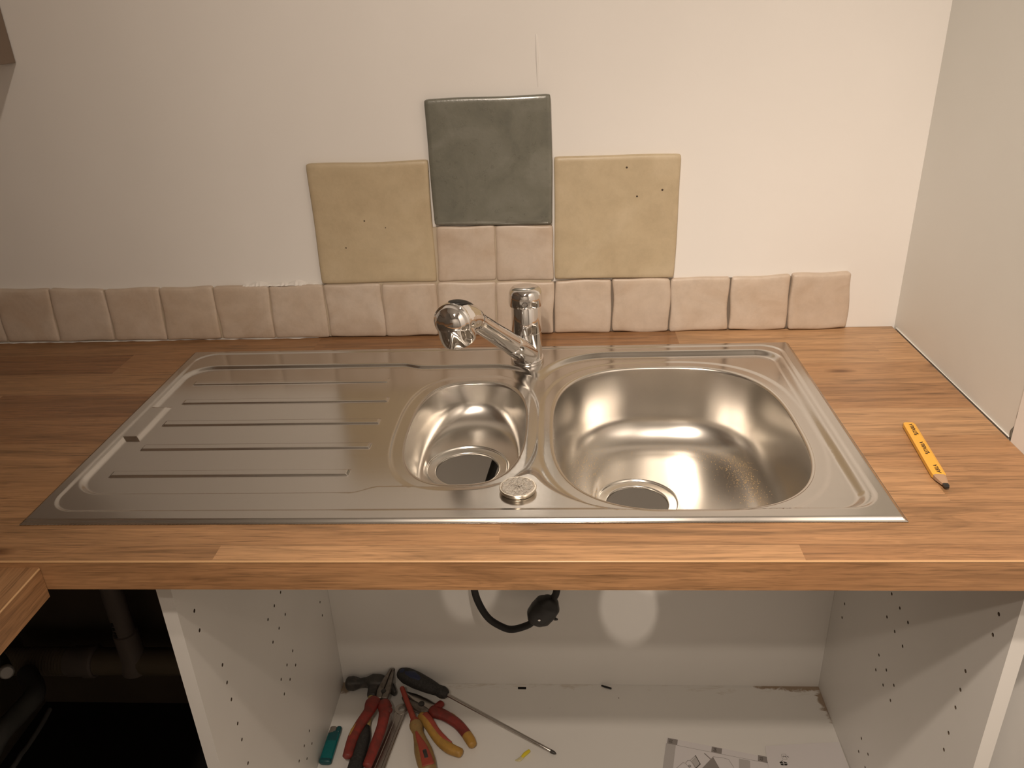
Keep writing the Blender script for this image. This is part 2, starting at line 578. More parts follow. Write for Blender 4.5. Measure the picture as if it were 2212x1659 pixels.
def plate(name, w2, h2, holes, frame, thick, m, parent=None, rect_holes=()):
    """rectangular board with drilled holes. frame = (origin, u, v, n): front face in u,v; body behind it.
    holes: (u, v, radius, depth); rect_holes: (u0, u1, v0, v1) right through"""
    O, eu, ev, en = [Vector(a) for a in frame]
    pts = [(0, 0), (w2, 0), (w2, h2), (0, h2)]
    edges = [(0, 1), (1, 2), (2, 3), (3, 0)]
    rings = []
    for (a, b, r, d) in holes:
        k = len(pts)
        n = 12
        pts += [(a + r * math.cos(2 * math.pi * j / n), b + r * math.sin(2 * math.pi * j / n)) for j in range(n)]
        edges += [(k + j, k + (j + 1) % n) for j in range(n)]
        rings.append((k, n, d))
    for (u0, u1, v0, v1) in rect_holes:
        k = len(pts)
        pts += [(u0, v0), (u1, v0), (u1, v1), (u0, v1)]
        edges += [(k + j, k + (j + 1) % 4) for j in range(4)]
        rings.append((k, 4, None))
    r = delaunay_2d_cdt([Vector(p) for p in pts], edges, [], 0, 1e-7)
    V2, F2 = r[0], r[2]
    v = [O + eu * p.x + ev * p.y for p in V2]
    f, mi = [], []

    def inside(c, through_only=False):
        if not through_only:
            for (a, b, rr, d) in holes:
                if (c.x - a) ** 2 + (c.y - b) ** 2 < rr * rr:
                    return True
        for (u0, u1, v0, v1) in rect_holes:
            if u0 < c.x < u1 and v0 < c.y < v1:
                return True
        return False
    flip = eu.cross(ev).dot(en) < 0
    back0 = len(v)
    v += [O + eu * p.x + ev * p.y - en * thick for p in V2]
    for t in F2:
        c = sum((V2[i] for i in t), Vector((0, 0))) / 3
        if not inside(c):
            f.append(tuple(reversed(t)) if flip else tuple(t))
            mi.append(0)
        if not inside(c, True):
            q = tuple(back0 + i for i in t)
            f.append(q if flip else tuple(reversed(q)))
            mi.append(0)
    for a, b in ((0, 1), (1, 2), (2, 3), (3, 0)):
        f.append((a, back0 + a, back0 + b, b))
        mi.append(0)
    for (k, n, d) in rings:
        if d is None:
            for j in range(n):
                a, b = k + j, k + (j + 1) % n
                f.append((a, b, back0 + b, back0 + a))
                mi.append(1)
        else:
            o = len(v)
            v += [O + eu * pts[k + j][0] + ev * pts[k + j][1] - en * d for j in range(n)]
            for j in range(n):
                f.append((k + j, k + (j + 1) % n, o + (j + 1) % n, o + j))
                mi.append(1)
            f.append(tuple(range(o, o + n)))
            mi.append(1)
    ob = mesh(name, v, f, m, parent)
    ob.data.polygons.foreach_set('material_index', mi)
    return ob


def text_data(s, size, bold=0.0, depth=0.0):
    c = bpy.data.curves.new('t', 'FONT')
    c.body = s
    c.size = size
    c.offset = bold
    c.extrude = depth
    c.resolution_u = 3
    o = bpy.data.objects.new('t', c)
    COL.objects.link(o)
    bpy.context.view_layer.update()
    me = bpy.data.meshes.new_from_object(o.evaluated_get(bpy.context.evaluated_depsgraph_get()))
    v = [x.co.copy() for x in me.vertices]
    f = [tuple(p.vertices) for p in me.polygons]
    bpy.data.objects.remove(o)
    bpy.data.curves.remove(c)
    bpy.data.meshes.remove(me)
    return v, f


# ================================================================== SETTING
XR, XL, YFR, ZC = 0.6957, -1.075, -3.4, 2.50
WT = 0.900          # worktop level
wall_back = box('wall_back', XL - 0.1, XR + 0.1, 0.0, 0.1, 0.0, ZC, M['wall'])
tag(wall_back, 'cream painted back wall behind the sink', kind='structure')
wall_right = box('wall_right', XR, XR + 0.1, -0.395, 0.0, 0.0, ZC, M['wall_r'])
tag(wall_right, 'pale grey-cream wall at the right end of the worktop', kind='structure')
trim = box('trim_1', XR - 0.004, XR + 0.1, YFR, -0.395, 0.0, ZC, M['trimwhite'])
tag(trim, 'white painted wall return at the right edge', kind='structure')
wall_left = box('wall_left', XL - 0.1, XL, YFR, 0.0, 0.0, ZC, M['room_left'])
tag(wall_left, 'painted left wall of the kitchen', kind='structure')
wf = box('wall_front', XL - 0.1, XR + 0.1, YFR - 0.1, YFR, 0.0, ZC, M['room'])
tag(wf, 'painted wall behind the photographer', kind='structure')
cl = box('ceiling', XL - 0.1, XR + 0.1, YFR - 0.1, 0.1, ZC, ZC + 0.1, M['ceiling'])
tag(cl, 'white ceiling of the kitchen', kind='structure')
fl = box('floor', XL - 0.1, XR + 0.1, YFR - 0.1, 0.1, -0.1, 0.0, M['floor'])
tag(fl, 'dark bare floor under the units', kind='structure')


# ------------------------------------------------------------------ wall tiles (parts of the back wall)
def tile(corners, m, proud=0.0085, wob=0.0009, nm='tile', pillow=0.0012, tilt=0.0, n=14):
    """hand-made tile: TL, TR, BR, BL in the wall plane, wavy sides, soft edges, slightly uneven face"""
    TL, TR, BR, BL = [np.array(c) for c in corners]
    ph = rng.uniform(0, 6.28, 8)
    am = rng.uniform(0.4, 1.0, 8) * wob
    v, f = [], []
    g = np.concatenate([[0, 0.012, 0.04], np.linspace(0.1, 0.9, n - 5), [0.96, 0.988, 1]])
    N = len(g)

    def P(a, b):
        p = (TL * (1 - a) + TR * a) * (1 - b) + (BL * (1 - a) + BR * a) * b
        side = am[0] * math.sin(3.1 * b + ph[0]) + am[1] * math.sin(7.3 * b + ph[1])
        side2 = am[2] * math.sin(3.3 * b + ph[2]) + am[3] * math.sin(6.7 * b + ph[3])
        t1 = am[4] * math.sin(3.1 * a + ph[4]) + am[5] * math.sin(7.9 * a + ph[5])
        t2 = am[6] * math.sin(2.9 * a + ph[6]) + am[7] * math.sin(7.1 * a + ph[7])
        return p + np.array([side * (1 - a) + side2 * a, t1 * (1 - b) + t2 * b])
    sz = np.linalg.norm(TR - TL)
    ctr = (TL + TR + BR + BL) / 4
    for b in g:
        for a in g:
            p = P(a, b)
            e = min(a, 1 - a, b, 1 - b) * sz           # distance from the side
            d = proud - 0.0022 * max(0, 1 - e / 0.0040) ** 2
            # rounded corner points
            ca, cb = min(a, 1 - a) * sz, min(b, 1 - b) * sz
            if ca < 0.004 and cb < 0.004:
                p = p + (ctr - p) / np.linalg.norm(ctr - p) * 0.0016 * (1 - ca / 0.004) * (1 - cb / 0.004)
            d += pillow * (math.sin(2.1 * a + ph[3]) * math.sin(2.7 * b + ph[6])) * 0.5 + tilt * (0.5 - b)
            v.append((p[0], -d, p[1]))
    for i in range(N - 1):
        for j in range(N - 1):
            k = i * N + j
            f.append((k, k + N, k + N + 1, k + 1))
    bd = [j for j in range(N)] + [i * N + N - 1 for i in range(1, N)] + [N * N - 1 - j for j in range(1, N)] + [i * N for i in range(N - 2, 0, -1)]
    o = len(v)
    for k in bd:
        v.append((v[k][0], 0.0005, v[k][2]))
    for q in range(len(bd)):
        r = (q + 1) % len(bd)
        f.append((bd[q], bd[r], o + r, o + q))
    return mesh(nm, v, f, m, wall_back, True, sharp=60)


top = [(-0.8698, 1.0036), (-0.7681, 1.0014), (-0.6684, 0.9985), (-0.5694, 0.9994), (-0.4735, 0.9991), (-0.3737, 0.9986), (-0.2784, 0.9992), (-0.1767, 0.9985), (-0.0804, 0.9979), (0.0198, 0.9973), (0.1183, 0.9955), (0.2151, 0.9971), (0.3143, 0.9971), (0.4130, 0.9963), (0.5110, 0.9975), (0.6096, 1.0001)]
bot = [(-0.8717, 0.9031), (-0.7730, 0.9019), (-0.6699, 0.9022), (-0.5733, 0.9011), (-0.4734, 0.9018), (-0.3770, 0.9016), (-0.2774, 0.9013), (-0.1778, 0.9010), (-0.0851, 0.9008), (0.0167, 0.9008), (0.1167, 0.9008), (0.2165, 0.9007), (0.3146, 0.9007), (0.4135, 0.9010), (0.5131, 0.9014), (0.6122, 0.9012)]
top = [(-0.9712, 1.003)] + top
bot = [(-0.9722, 0.903)] + bot
for i in range(len(top) - 1):
    gl = 0.0009 if i < 11 else 0.0014
    tl, tr = top[i], top[i + 1]
    br, bl = bot[i + 1], bot[i]
    last = i == len(top) - 2
    tile([(tl[0] + gl, tl[1] - (0 if last else 0.0012)), (tr[0] - gl, tr[1] - (0 if last else 0.0012)), (br[0] - gl, br[1] + 0.0006), (bl[0] + gl, bl[1] + 0.0006)], M['tile'],
         proud=0.013 if last else 0.0095 + 0.001 * rng.uniform(-1, 1), wob=0.0013 if i > 11 else 0.0009)
tile([(-0.0750, 1.0935), (0.0221, 1.0925), (0.0198, 0.9995), (-0.0774, 1.0000)], M['tile'])
tile([(0.0244, 1.0925), (0.1172, 1.0908), (0.1168, 0.9985), (0.0222, 0.9992)], M['tile'])
tile([(-0.2769, 1.2006), (-0.0800, 1.2012), (-0.0805, 0.9992), (-0.2795, 1.0005)], M['tile_big'], 0.0095, 0.0007, n=20)
tile([(-0.0769, 1.2932), (0.1178, 1.2933), (0.1175, 1.0931), (-0.0772, 1.0965)], M['tile_grey'], 0.0115, 0.0007, n=20)
tile([(0.1212, 1.1994), (0.3201, 1.1985), (0.3182, 0.9985), (0.1196, 0.9995)], M['tile_big'], 0.0100, 0.0006, n=20)
box('tile_adhesive', -0.99, 0.114, -0.0058, 0.001, 0.9022, 0.9955, M['adhesive'], wall_back)
box('tile_adhesive', 0.114, 0.606, -0.0035, 0.001, 0.9022, 0.993, M['adhesive_shade'], wall_back)  # coloured darker: the shade inside the deep open joints is painted in
box('tile_adhesive', -0.272, 0.114, -0.0052, 0.001, 0.992, 1.092, M['adhesive'], wall_back)


# smear of filler where the wall meets the tile row beside the large tile, and along the worktop
def smear(name, x0, x1, zf, h, m, d=0.006, n=40, parent=None):
    v, f = [], []
    for k in range(n + 1):
        t = k / n
        x = x0 + (x1 - x0) * t
        hh = h * (0.35 + 0.65 * abs(math.sin(5.1 * t + 1) * math.sin(13 * t + 2))) * math.sin(math.pi * min(1, max(0, t * 0.96 + 0.02))) ** 0.4
        z = zf(x)
        dd = d * (0.6 + 0.4 * random.random())
        v += [(x, 0.001, z + hh), (x, -dd * 0.55, z + hh * 0.6), (x, -dd, z), (x, 0.001, z - 0.001)]
    for k in range(n):
        for j in range(3):
            a = k * 4 + j
            f.append((a, a + 1, a + 5, a + 4))
    return mesh(name, v, f, m, parent)


smear('filler_smear', -0.42, -0.281, lambda x: 0.9975, 0.010, M['filler'], 0.0095, parent=wall_back)
smear('filler_smear', -0.96, -0.30, lambda x: 0.9003, 0.0030, M['filler'], 0.0105, 60, wall_back)
# ridge of paint on the wall and a few dents
sweep('paint_ridge', [(0.098, 0.0008, 1.378), (0.0985, 0.0003, 1.345), (0.0985, 0.0008, 1.305)], [(0.0016, 0.0014), (0.0024, 0.0022), (0.0012, 0.001)], M['wall'], wall_back, up=(0, 1, 0))

# cracked plaster where the right wall meets the white return
sweep('plaster_crack', [(XR - 0.0005, -0.391, 0.901), (XR - 0.0008, -0.388, 0.910), (XR - 0.0006, -0.3925, 0.922), (XR - 0.0004, -0.3905, 0.936), (XR - 0.0002, -0.393, 0.952)], [(0.0040, 0.0016), (0.0030, 0.0018), (0.0014, 0.0012), (0.0016, 0.0010), (0.0006, 0.0006)], M['crack'], wall_right, up=(1, 0, 0), seg=8)
sweep('caulk_line', [(XR - 0.0010, -0.385, 0.9008), (XR - 0.0012, -0.2, 0.9008), (XR - 0.0010, -0.012, 0.9008)], [0.0010, 0.0007, 0.0014], M['wall_r'], wall_right, seg=8)

# ================================================================== WORKTOPS
YF = -0.6327
wt = empty('worktop', (0, -0.3, WT - 0.038), 'long wood-effect laminate worktop with the steel sink let into it', 'worktop')
plate('top_board', XR - 0.0042 - XL, -YF - 0.0005, [], ((XL, YF, WT), (1, 0, 0), (0, 1, 0), (0, 0, 1)), 0.038, [M['wood_top'], M['chip']], wt,
      rect_holes=[(-0.484 - XL, 0.484 - XL, -0.553 - YF, -0.084 - YF)])
box('edge_band', XL, XR - 0.0042, YF - 0.0008, YF + 0.0002, WT - 0.038, WT - 0.0016, M['wood_edge'], wt)
sweep('edge_lip', [(XL, YF - 0.0001, WT - 0.0012), (XR - 0.0042, YF - 0.0001, WT - 0.0012)], [0.0013, 0.0013], M['wood_lip'], wt, n=2, cap=False)
wl = empty('side_worktop', (-0.75, -1.3, 0.853), 'wood-effect worktop arm running towards the viewer at lower left, set slightly lower', 'worktop')
plate('top_board', 0.636, 1.45, [], ((XL, -2.0835, 0.8916), (1, 0, 0), (0, 1, 0), (0, 0, 1)), 0.039, [M['wood_top_l'], M['chip']], wl)
box('edge_band', -0.439, -0.4382, -2.0835, -0.6343, 0.8526, 0.890, M['wood_edge_l'], wl)
sweep('edge_lip', [(-0.4388, -2.08, 0.8906), (-0.4388, -0.635, 0.8906)], [0.0012, 0.0012], M['wood_lip'], wl, n=2, cap=False)

# ================================================================== SINK
ZS = 0.9048
SY0, SY1 = -0.568, -0.068


def ss(x):
    x = np.clip(x, 0, 1)
    return x * x * (3 - 2 * x)


def rrect(x, y, x0, x1, y0, y1, rl, rr):
    """inside distance (positive inside) of a rectangle with left / right corner radii"""
    cx, cy = (x0 + x1) / 2, (y0 + y1) / 2
    r = np.where(x < cx, rl, rr)
    qx = np.abs(x - cx) - ((x1 - x0) / 2 - r)
    qy = np.abs(y - cy) - ((y1 - y0) / 2 - r)
    return -(np.hypot(np.maximum(qx, 0), np.maximum(qy, 0)) + np.minimum(np.maximum(qx, qy), 0) - r)


BIG = dict(c=(0.2800, -0.3365), a=0.1675, b=0.1985, n=2.9)
SML = dict(c=(-0.0020, -0.3370), a=0.0815, b=0.1480, n=2.7, fx=0.40, fy=1.45)


def sell(B, x, y, grow=0.0):
    """implicit superellipse value, 1 on the curve"""
    return (np.abs((x - B['c'][0]) / (B['a'] + grow)) ** B['n'] + np.abs((y - B['c'][1]) / (B['b'] + grow)) ** B['n']) ** (1 / B['n'])


def sell_pt(B, ang, inset=0.0, n=None):
    n = n or B['n']
    a, b = B['a'] - inset * B.get('fx', 1), B['b'] - inset * B.get('fy', 1)
    c, s = math.cos(ang), math.sin(ang)
    r = (abs(c / a) ** n + abs(s / b) ** n) ** (-1 / n)
    return np.array([B['c'][0] + r * c, B['c'][1] + r * s])


def zdeck(x, y):
    z = np.full(np.shape(x), ZS)
    # rolled outer edge
    e = np.minimum(np.minimum(x + 0.5, 0.5 - x), np.minimum(y - SY0, SY1 - y))
    z = z - 0.0038 * (1 - ss(e / 0.0064))
    # shallow step inside the rim
    z = z - 0.0018 * ss(rrect(x, y, -0.4845, 0.4845, -0.5475, -0.0795, 0.036, 0.036) / 0.0055)
    # drainer basin (narrower round the half bowl) and main bowl basin
    k = ss((x + 0.128) / 0.035)
    yr = -0.1275 - 0.0105 * k
    yf = -0.5090 + 0.0135 * k
    yy = (y - (yr + yf) / 2) / ((yr - yf) / 2) * 0.1905 - 0.318
    D = rrect(x, yy, -0.4795, 0.1020, -0.5085, -0.1275, 0.045, 0.085)
    tab = np.maximum(np.maximum(x + 0.4595, np.abs(y + 0.320) - 0.043), -1)
    D = np.minimum(D, tab)
    Mb = rrect(x, y, 0.0830, 0.4770, -0.5460, -0.0945, 0.125, 0.040)
    q = np.clip(0.5 + 0.5 * (D - Mb) / 0.022, 0, 1)
    U = Mb + (D - Mb) * q + 0.022 * q * (1 - q)
    z = z - (0.0078 - 0.0032 * q) * ss(U / (0.0135 - 0.0043 * q))
    # pressed flange round each bowl
    for B, gx in ((BIG, 0.0185), (SML, 0.0200)):
        s = sell(B, x, y, gx)
        z = z - 0.0012 * ss((1 - s) * (B['a'] + gx) / 0.006)
    # raised drainer ribs
    for (yc, xa, xb) in ((-0.1865, -0.452, -0.140), (-0.2525, -0.4415, -0.128), (-0.3205, -0.441, -0.127), (-0.3885, -0.440, -0.126), (-0.4560, -0.449, -0.139)):
        d = np.minimum(0.0083 - np.abs(y - yc), np.minimum(x - xa, xb - x))
        z = z + 0.0021 * ss(d / 0.0032)
    return z


sink = empty('kitchen_sink', (0, -0.318, WT), 'stainless steel inset sink with ribbed drainer, half bowl and large bowl', 'sink')
NR = 240
ANG = [2 * math.pi * k / NR for k in range(NR)]
gx = np.unique(np.concatenate([np.linspace(-0.5, 0.5, 601), [-0.4997, -0.4990, -0.498, -0.4965, 0.4997, 0.4990, 0.498, 0.4965]]))
gy = np.unique(np.concatenate([np.linspace(SY0, SY1, 301), [SY0 + d for d in (0.0002, 0.0005, 0.001, 0.002, 0.003, 0.004, 0.005, 0.006)], [SY1 - d for d in (0.0003, 0.001, 0.002, 0.0035)]]))
GX, GY = np.meshgrid(gx, gy)
P = np.stack([GX.ravel(), GY.ravel()], 1)
keep = np.ones(len(P), bool)
for B in (BIG, SML):
    keep &= sell(B, P[:, 0], P[:, 1], 0.0240) > 1
P = P[keep]
rimpts, edges = [], []
for B in (BIG, SML):
    o = len(P) + len(rimpts)
    rimpts += [sell_pt(B, a) for a in ANG]
    edges += [(o + k, o + (k + 1) % NR) for k in range(NR)]
    for q in range(1, 15):
        rimpts += [sell_pt(dict(c=B['c'], a=B['a'] + 0.0016 * q, b=B['b'] + 0.0016 * q, n=B['n']), a) for a in ANG]
P = np.vstack([P, np.array(rimpts)])
res = delaunay_2d_cdt([Vector(p) for p in P], edges, [], 0, 1e-8)
V2 = np.array([(p.x, p.y) for p in res[0]])
T = np.array(res[2])
C = V2[T].mean(1)
T = T[(sell(BIG, C[:, 0], C[:, 1]) > 1) & (sell(SML, C[:, 0], C[:, 1]) > 1)]
zz = zdeck(V2[:, 0], V2[:, 1])
h = 0.0006
nx = -(zdeck(V2[:, 0] + h, V2[:, 1]) - zdeck(V2[:, 0] - h, V2[:, 1])) / (2 * h)
ny = -(zdeck(V2[:, 0], V2[:, 1] + h) - zdeck(V2[:, 0], V2[:, 1] - h)) / (2 * h)
nrm = np.stack([nx, ny, np.ones_like(nx)], 1)
edge = np.minimum(np.minimum(V2[:, 0] + 0.5, 0.5 - V2[:, 0]), np.minimum(V2[:, 1] - SY0, SY1 - V2[:, 1]))
for k in np.where(edge < 0.0003)[0]:
    x, y = V2[k]
    nrm[k] = (-1 if x < -0.4992 else 1 if x > 0.4992 else 0, -1 if y < SY0 + 0.0008 else 1 if y > SY1 - 0.0008 else 0, 0.35)
nrm /= np.linalg.norm(nrm, axis=1)[:, None]
deck = mesh('drainer_deck', np.column_stack([V2, zz]), T, M['steel'], sink, True, normals=nrm)
sol = deck.modifiers.new('sheet', 'SOLIDIFY')
sol.thickness = 0.0008
sol.offset = -1


def bowl(name, B, floor_z, dc, wall_r, draft, R, n_low):
    """lofted bowl: rolled lip, steep wall, big fillet, floor running to the drain seat"""
    zr = float(zdeck(np.array([B['c'][0] + B['a'] - 1e-5]), np.array([B['c'][1]]))[0])
    rings = []
    r0 = 0.0045
    for k in range(7):
        a = k / 6 * math.radians(90 - draft)
        rings.append([sell_pt(B, t, r0 * math.sin(a)) for t in ANG] + [zr - r0 * (1 - math.cos(a))])
    ins, z = r0 * math.sin(math.radians(90 - draft)), zr - r0 * (1 - math.cos(math.radians(90 - draft)))
    td = math.tan(math.radians(draft))
    zb = floor_z + R * (1 - math.sin(math.radians(draft)))
    for k in range(1, 9):
        q = k / 8
        zq = z + (zb - z) * q
        iq = ins + (z - zq) * td
        n = B['n'] + (n_low - B['n']) * q
        rings.append([sell_pt(B, t, iq, n) for t in ANG] + [zq])
    ins2 = ins + (z - zb) * td
    for k in range(1, 15):
        a = math.radians(draft) + (math.radians(88) - math.radians(draft)) * k / 14
        iq = ins2 + R * (math.cos(math.radians(draft)) - math.cos(a))
        rings.append([sell_pt(B, t, iq, n_low) for t in ANG] + [floor_z + R * (1 - math.sin(a))])
    last = rings[-1][:-1]
    zl = rings[-1][-1]
    rs = 0.0590
    circ = [np.array([dc[0] + rs * math.cos(t), dc[1] + rs * math.sin(t)]) for t in ANG]
    for k in range(1, 11):
        q = k / 10
        rings.append([l * (1 - q) + c * q for l, c in zip(last, circ)] + [zl - 0.0025 * q])
    v, f = [], []
    rim = np.array(rings[0][:-1])
    dzr = zdeck(rim[:, 0], rim[:, 1]) - zr          # the lip follows the pressed deck
    for k, r in enumerate(rings):
        fade = max(0.0, 1 - k / 15)
        v += [(p[0], p[1], r[-1] + dzr[j] * fade) for j, p in enumerate(r[:-1])]
    for k in range(len(rings) - 1):
        for j in range(NR):
            a, b = k * NR + j, k * NR + (j + 1) % NR
            f.append((a, b, b + NR, a + NR))
    ob = mesh(name, v, [tuple(reversed(q)) for q in f], M['steel_bowl'], sink, True)
    zs = rings[-1][-1]
    ring = lathe('drain_seat', [(0.0592, zs), (0.0578, zs - 0.0006), (0.0571, zs - 0.0014), (0.0566, zs - 0.0024), (0.0552, zs - 0.0031), (0.0468, zs - 0.0034), (0.0452, zs - 0.0038), (0.0444, zs - 0.0048), (0.0440, zs - 0.0070)],
                 M['steel_ring'], ob, origin=(dc[0], dc[1], 0), seg=72, close=False, sharp=75)
    return ob, rings


big_bowl, RB = bowl('large_bowl', BIG, 0.770, (0.2350, -0.327), 0.02, 7, 0.052, 2.7)
small_bowl, RS = bowl('half_bowl', SML, 0.8385, (-0.0060, -0.341), 0.02, 8, 0.034, 2.3)

# sawdust lying in the large bowl
v, f = [], []
V3 = [np.array([list(p) + [r[-1]] for p in r[:-1]]) for r in RB]
for k in range(2200):
    c = random.random()
    if c < 0.42:
        aa, q = random.gauss(3.45, 0.22), random.gauss(25, 2.2)
    elif c < 0.75:
        aa, q = random.gauss(0.55, 0.45), random.gauss(25, 2.2)
    elif c < 0.9:
        aa, q = random.gauss(2.5, 0.25), random.gauss(23, 2.0)
    else:
        aa, q = random.uniform(0, 6.28), random.uniform(20, 36)
    i = int(min(max(q, 16), len(V3) - 2))
    j = int(aa / (2 * math.pi) * NR) % NR
    p = V3[i][j] + (V3[i + 1][j] - V3[i][j]) * random.random() + (V3[i][(j + 1) % NR] - V3[i][j]) * random.random()
    s = random.uniform(0.00022, 0.00065)
    o = len(v)
    for d in ((s, 0, 0.0001), (-s * 0.5, s * 0.9, 0.0001), (-s * 0.5, -s * 0.9, 0.0001), (0, 0, s * 0.9)):
        v.append((p[0] + d[0], p[1] + d[1], p[2] + 0.0002 + d[2]))
    f += [(o, o + 2, o + 1), (o, o + 1, o + 3), (o + 1, o + 2, o + 3), (o + 2, o, o + 3)]
tag(mesh('sawdust', v, f, M['saw']), 'fine golden sawdust scattered in the large bowl', 'sawdust', kind='stuff')

# ------------------------------------------------------------------ tap
TX, TY = 0.0743, -0.1255
tap = empty('kitchen_tap', (TX, TY, ZS - 0.0024), 'chrome kitchen tap with pull-out spray head behind the half bowl', 'tap')
zt = ZS - 0.0026
lathe('base_ring', [(0.0262, 0.0), (0.0268, 0.001), (0.0268, 0.0065), (0.0258, 0.0080), (0.0240, 0.0082)], M['chrome'], tap, (TX, TY, zt), seg=56)
lathe('body', [(0.0236, 0.0080), (0.0236, 0.0515), (0.0231, 0.0520), (0.0231, 0.0526), (0.0236, 0.0531), (0.0232, 0.0930), (0.0226, 0.0940), (0.0225, 0.0958)], M['chrome'], tap, (TX, TY, zt), seg=56)
cap = lathe('lever_cap', [(0.0240, 0.0955), (0.0262, 0.0962), (0.0268, 0.0990), (0.0266, 0.1080), (0.0258, 0.1150), (0.0242, 0.1195), (0.0215, 0.1228), (0.0170, 0.1246), (0.0100, 0.1253), (0.0020, 0.1255)], M['chrome'], tap, (TX, TY, zt), seg=56)
# flat lever socket with screw at the front of the cap
v, f = boxdata(TX - 0.0100, TX + 0.0100, TY - 0.0288, TY - 0.018, zt + 0.0980, zt + 0.1120, 0.0022)
mesh('lever_socket', v, f, M['chrome'], cap)
lathe('lever_screw', [(0.0045, 0), (0.0045, 0.0010), (0.0032, 0.0012), (0.0028, -0.001), (0.001, -0.001)], M['chrome_d'], cap, (TX, TY - 0.0284, zt + 0.1050), (0, -1, 0), 20)

sb = Vector((0.0710, -0.1470, 0.9260))
NK = Vector((0.0096, -0.2600, 1.0245))
sd = (NK - sb).normalized()
Ls = (NK - sb).length
HC = Vector((-0.0150, -0.3000, 1.0395))
lathe('spout', [(0.0178, -0.012), (0.0172, 0.030), (0.0164, 0.0470), (0.0158, 0.0478)], M['chrome'], tap, sb, sd, 40)
lathe('hose_handle', [(0.0150, 0.0478), (0.0162, 0.0488), (0.0156, 0.075), (0.0148, 0.110), (0.0146, Ls - 0.012), (0.0146, Ls - 0.002)], M['chrome'], tap, sb, sd, 40)
# spray head: bulb drooping from the end of the handle, open skirt pointing down
hd_ = Vector((-0.30, -0.94, 0.02)).normalized()
head = sweep('spray_head', [NK - sd * 0.010, NK, (0.0030, -0.2735, 1.0330), (-0.0065, -0.2870, 1.0380), HC, HC + hd_ * 0.0055, HC + hd_ * 0.0075, HC + hd_ * 0.0125, HC + hd_ * 0.0175, HC + hd_ * 0.0210, HC + hd_ * 0.0226],
             [0.0147, 0.0153, 0.0200, 0.0246, 0.0264, 0.0262, 0.0246, 0.0226, 0.0178, 0.0110, 0.0030], M['chrome'], tap, sharp=35, n=60, seg=56, cap=False)
side = sd.cross(Vector((0, 0, 1))).normalized()
dn = Vector((0.16, 0.20, -0.96)).normalized()
sk0 = HC + hd_ * 0.001
lathe('spray_skirt', [(0.0240, 0.002), (0.0250, 0.016), (0.0246, 0.0265), (0.0236, 0.0300), (0.0212, 0.0312), (0.0196, 0.0285), (0.004, 0.0280)], M['chrome'], head, sk0, dn, 48)
lathe('spray_face', [(0.0190, 0.0284), (0.0180, 0.0292), (0.003, 0.0295)], M['black'], head, sk0, dn, 32)
# black rubber button on top
upv = side.cross(sd).normalized()
if upv.z < 0:
    upv = -upv
sweep('selector_button', [(0.0085, -0.2640, 1.0415), (0.0015, -0.2750, 1.0535), (-0.0060, -0.2860, 1.0608), (-0.0130, -0.2970, 1.0640), (-0.0170, -0.3040, 1.0625)], [(0.0055, 0.0030), (0.0100, 0.0038), (0.0120, 0.0040), (0.0110, 0.0036), (0.0050, 0.0024)], M['black'], head, up=upv, seg=20)

# ------------------------------------------------------------------ loose disc on the sink deck
dz = float(zdeck(np.array([0.0750]), np.array([-0.505]))[0])
disc = empty('hole_cover_disc', (0.0750, -0.506, dz), 'round silver hole cover with crinkled top lying between the two bowls', 'cover disc')
lathe('rim', [(0.0195, 0.0), (0.0208, 0.0010), (0.0214, 0.0030), (0.0220, 0.0042), (0.0220, 0.0058), (0.0214, 0.0064), (0.0204, 0.0064)], M['disc_edge'], disc, (0.0750, -0.506, dz), seg=56)
cv, cf = [(0.0750, -0.506, dz + 0.0066)], []
for i in range(1, 15):
    for j in range(48):
        a = 2 * math.pi * (j + 0.5 * (i % 2)) / 48
        r = 0.0206 * i / 14
        wob = 0.0 if i > 13 else 1.0
        cv.append((0.0750 + r * math.cos(a) + wob * random.uniform(-0.0004, 0.0004), -0.506 + r * math.sin(a) + wob * random.uniform(-0.0004, 0.0004), dz + 0.0062 + (0.0006 + random.uniform(-0.0005, 0.0005)) * wob))
for j in range(48):
    cf.append((0, 1 + j, 1 + (j + 1) % 48))
for i in range(1, 14):
    for j in range(48):
        a, b = 1 + (i - 1) * 48 + j, 1 + (i - 1) * 48 + (j + 1) % 48
        cf.append((a, a + 48, b + 48, b))
mesh('crinkled_top', cv, cf, M['disc'], disc, True)

# ================================================================== CARPENTER'S PENCIL
pen = empty('carpenter_pencil', (0.572, -0.42, WT), 'flat yellow carpenter pencil with a blunt lead on the worktop by the right wall', 'pencil')
pa, pb, ptip = Vector((0.5815, -0.3540)), Vector((0.5672, -0.4825)), Vector((0.5637, -0.5055))
pd = (pb - pa).normalized()
pn = Vector((-pd.y, pd.x))
if pn.x < 0:
    pn = -pn


def pen_ring(t, hw, hz, cut=0.35, zc=None, sh=0.0):
    c = pa + pd * t + pn * sh
    zc = 0.0038 if zc is None else zc
    out = []
    for (a, b) in ((-1, -1 + cut), (-1, 1 - cut), (-1 + cut, 1), (1 - cut, 1), (1, 1 - cut), (1, -1 + cut), (1 - cut, -1), (-1 + cut, -1)):
        q = c + pn * (a * hw)
        out.append((q.x, q.y, WT + 0.0002 + zc + b * hz))
    return out


def loft(name, rings, m, parent):
    n = len(rings[0])
    v = [p for r in rings for p in r]
    f = []
    for k in range(len(rings) - 1):
        for j in range(n):
            a, b = k * n + j, k * n + (j + 1) % n
            f.append((a, a + n, b + n, b))
    f += [tuple(range(n)), tuple(reversed(range((len(rings) - 1) * n, len(rings) * n)))]
    return mesh(name, v, f, m, parent)


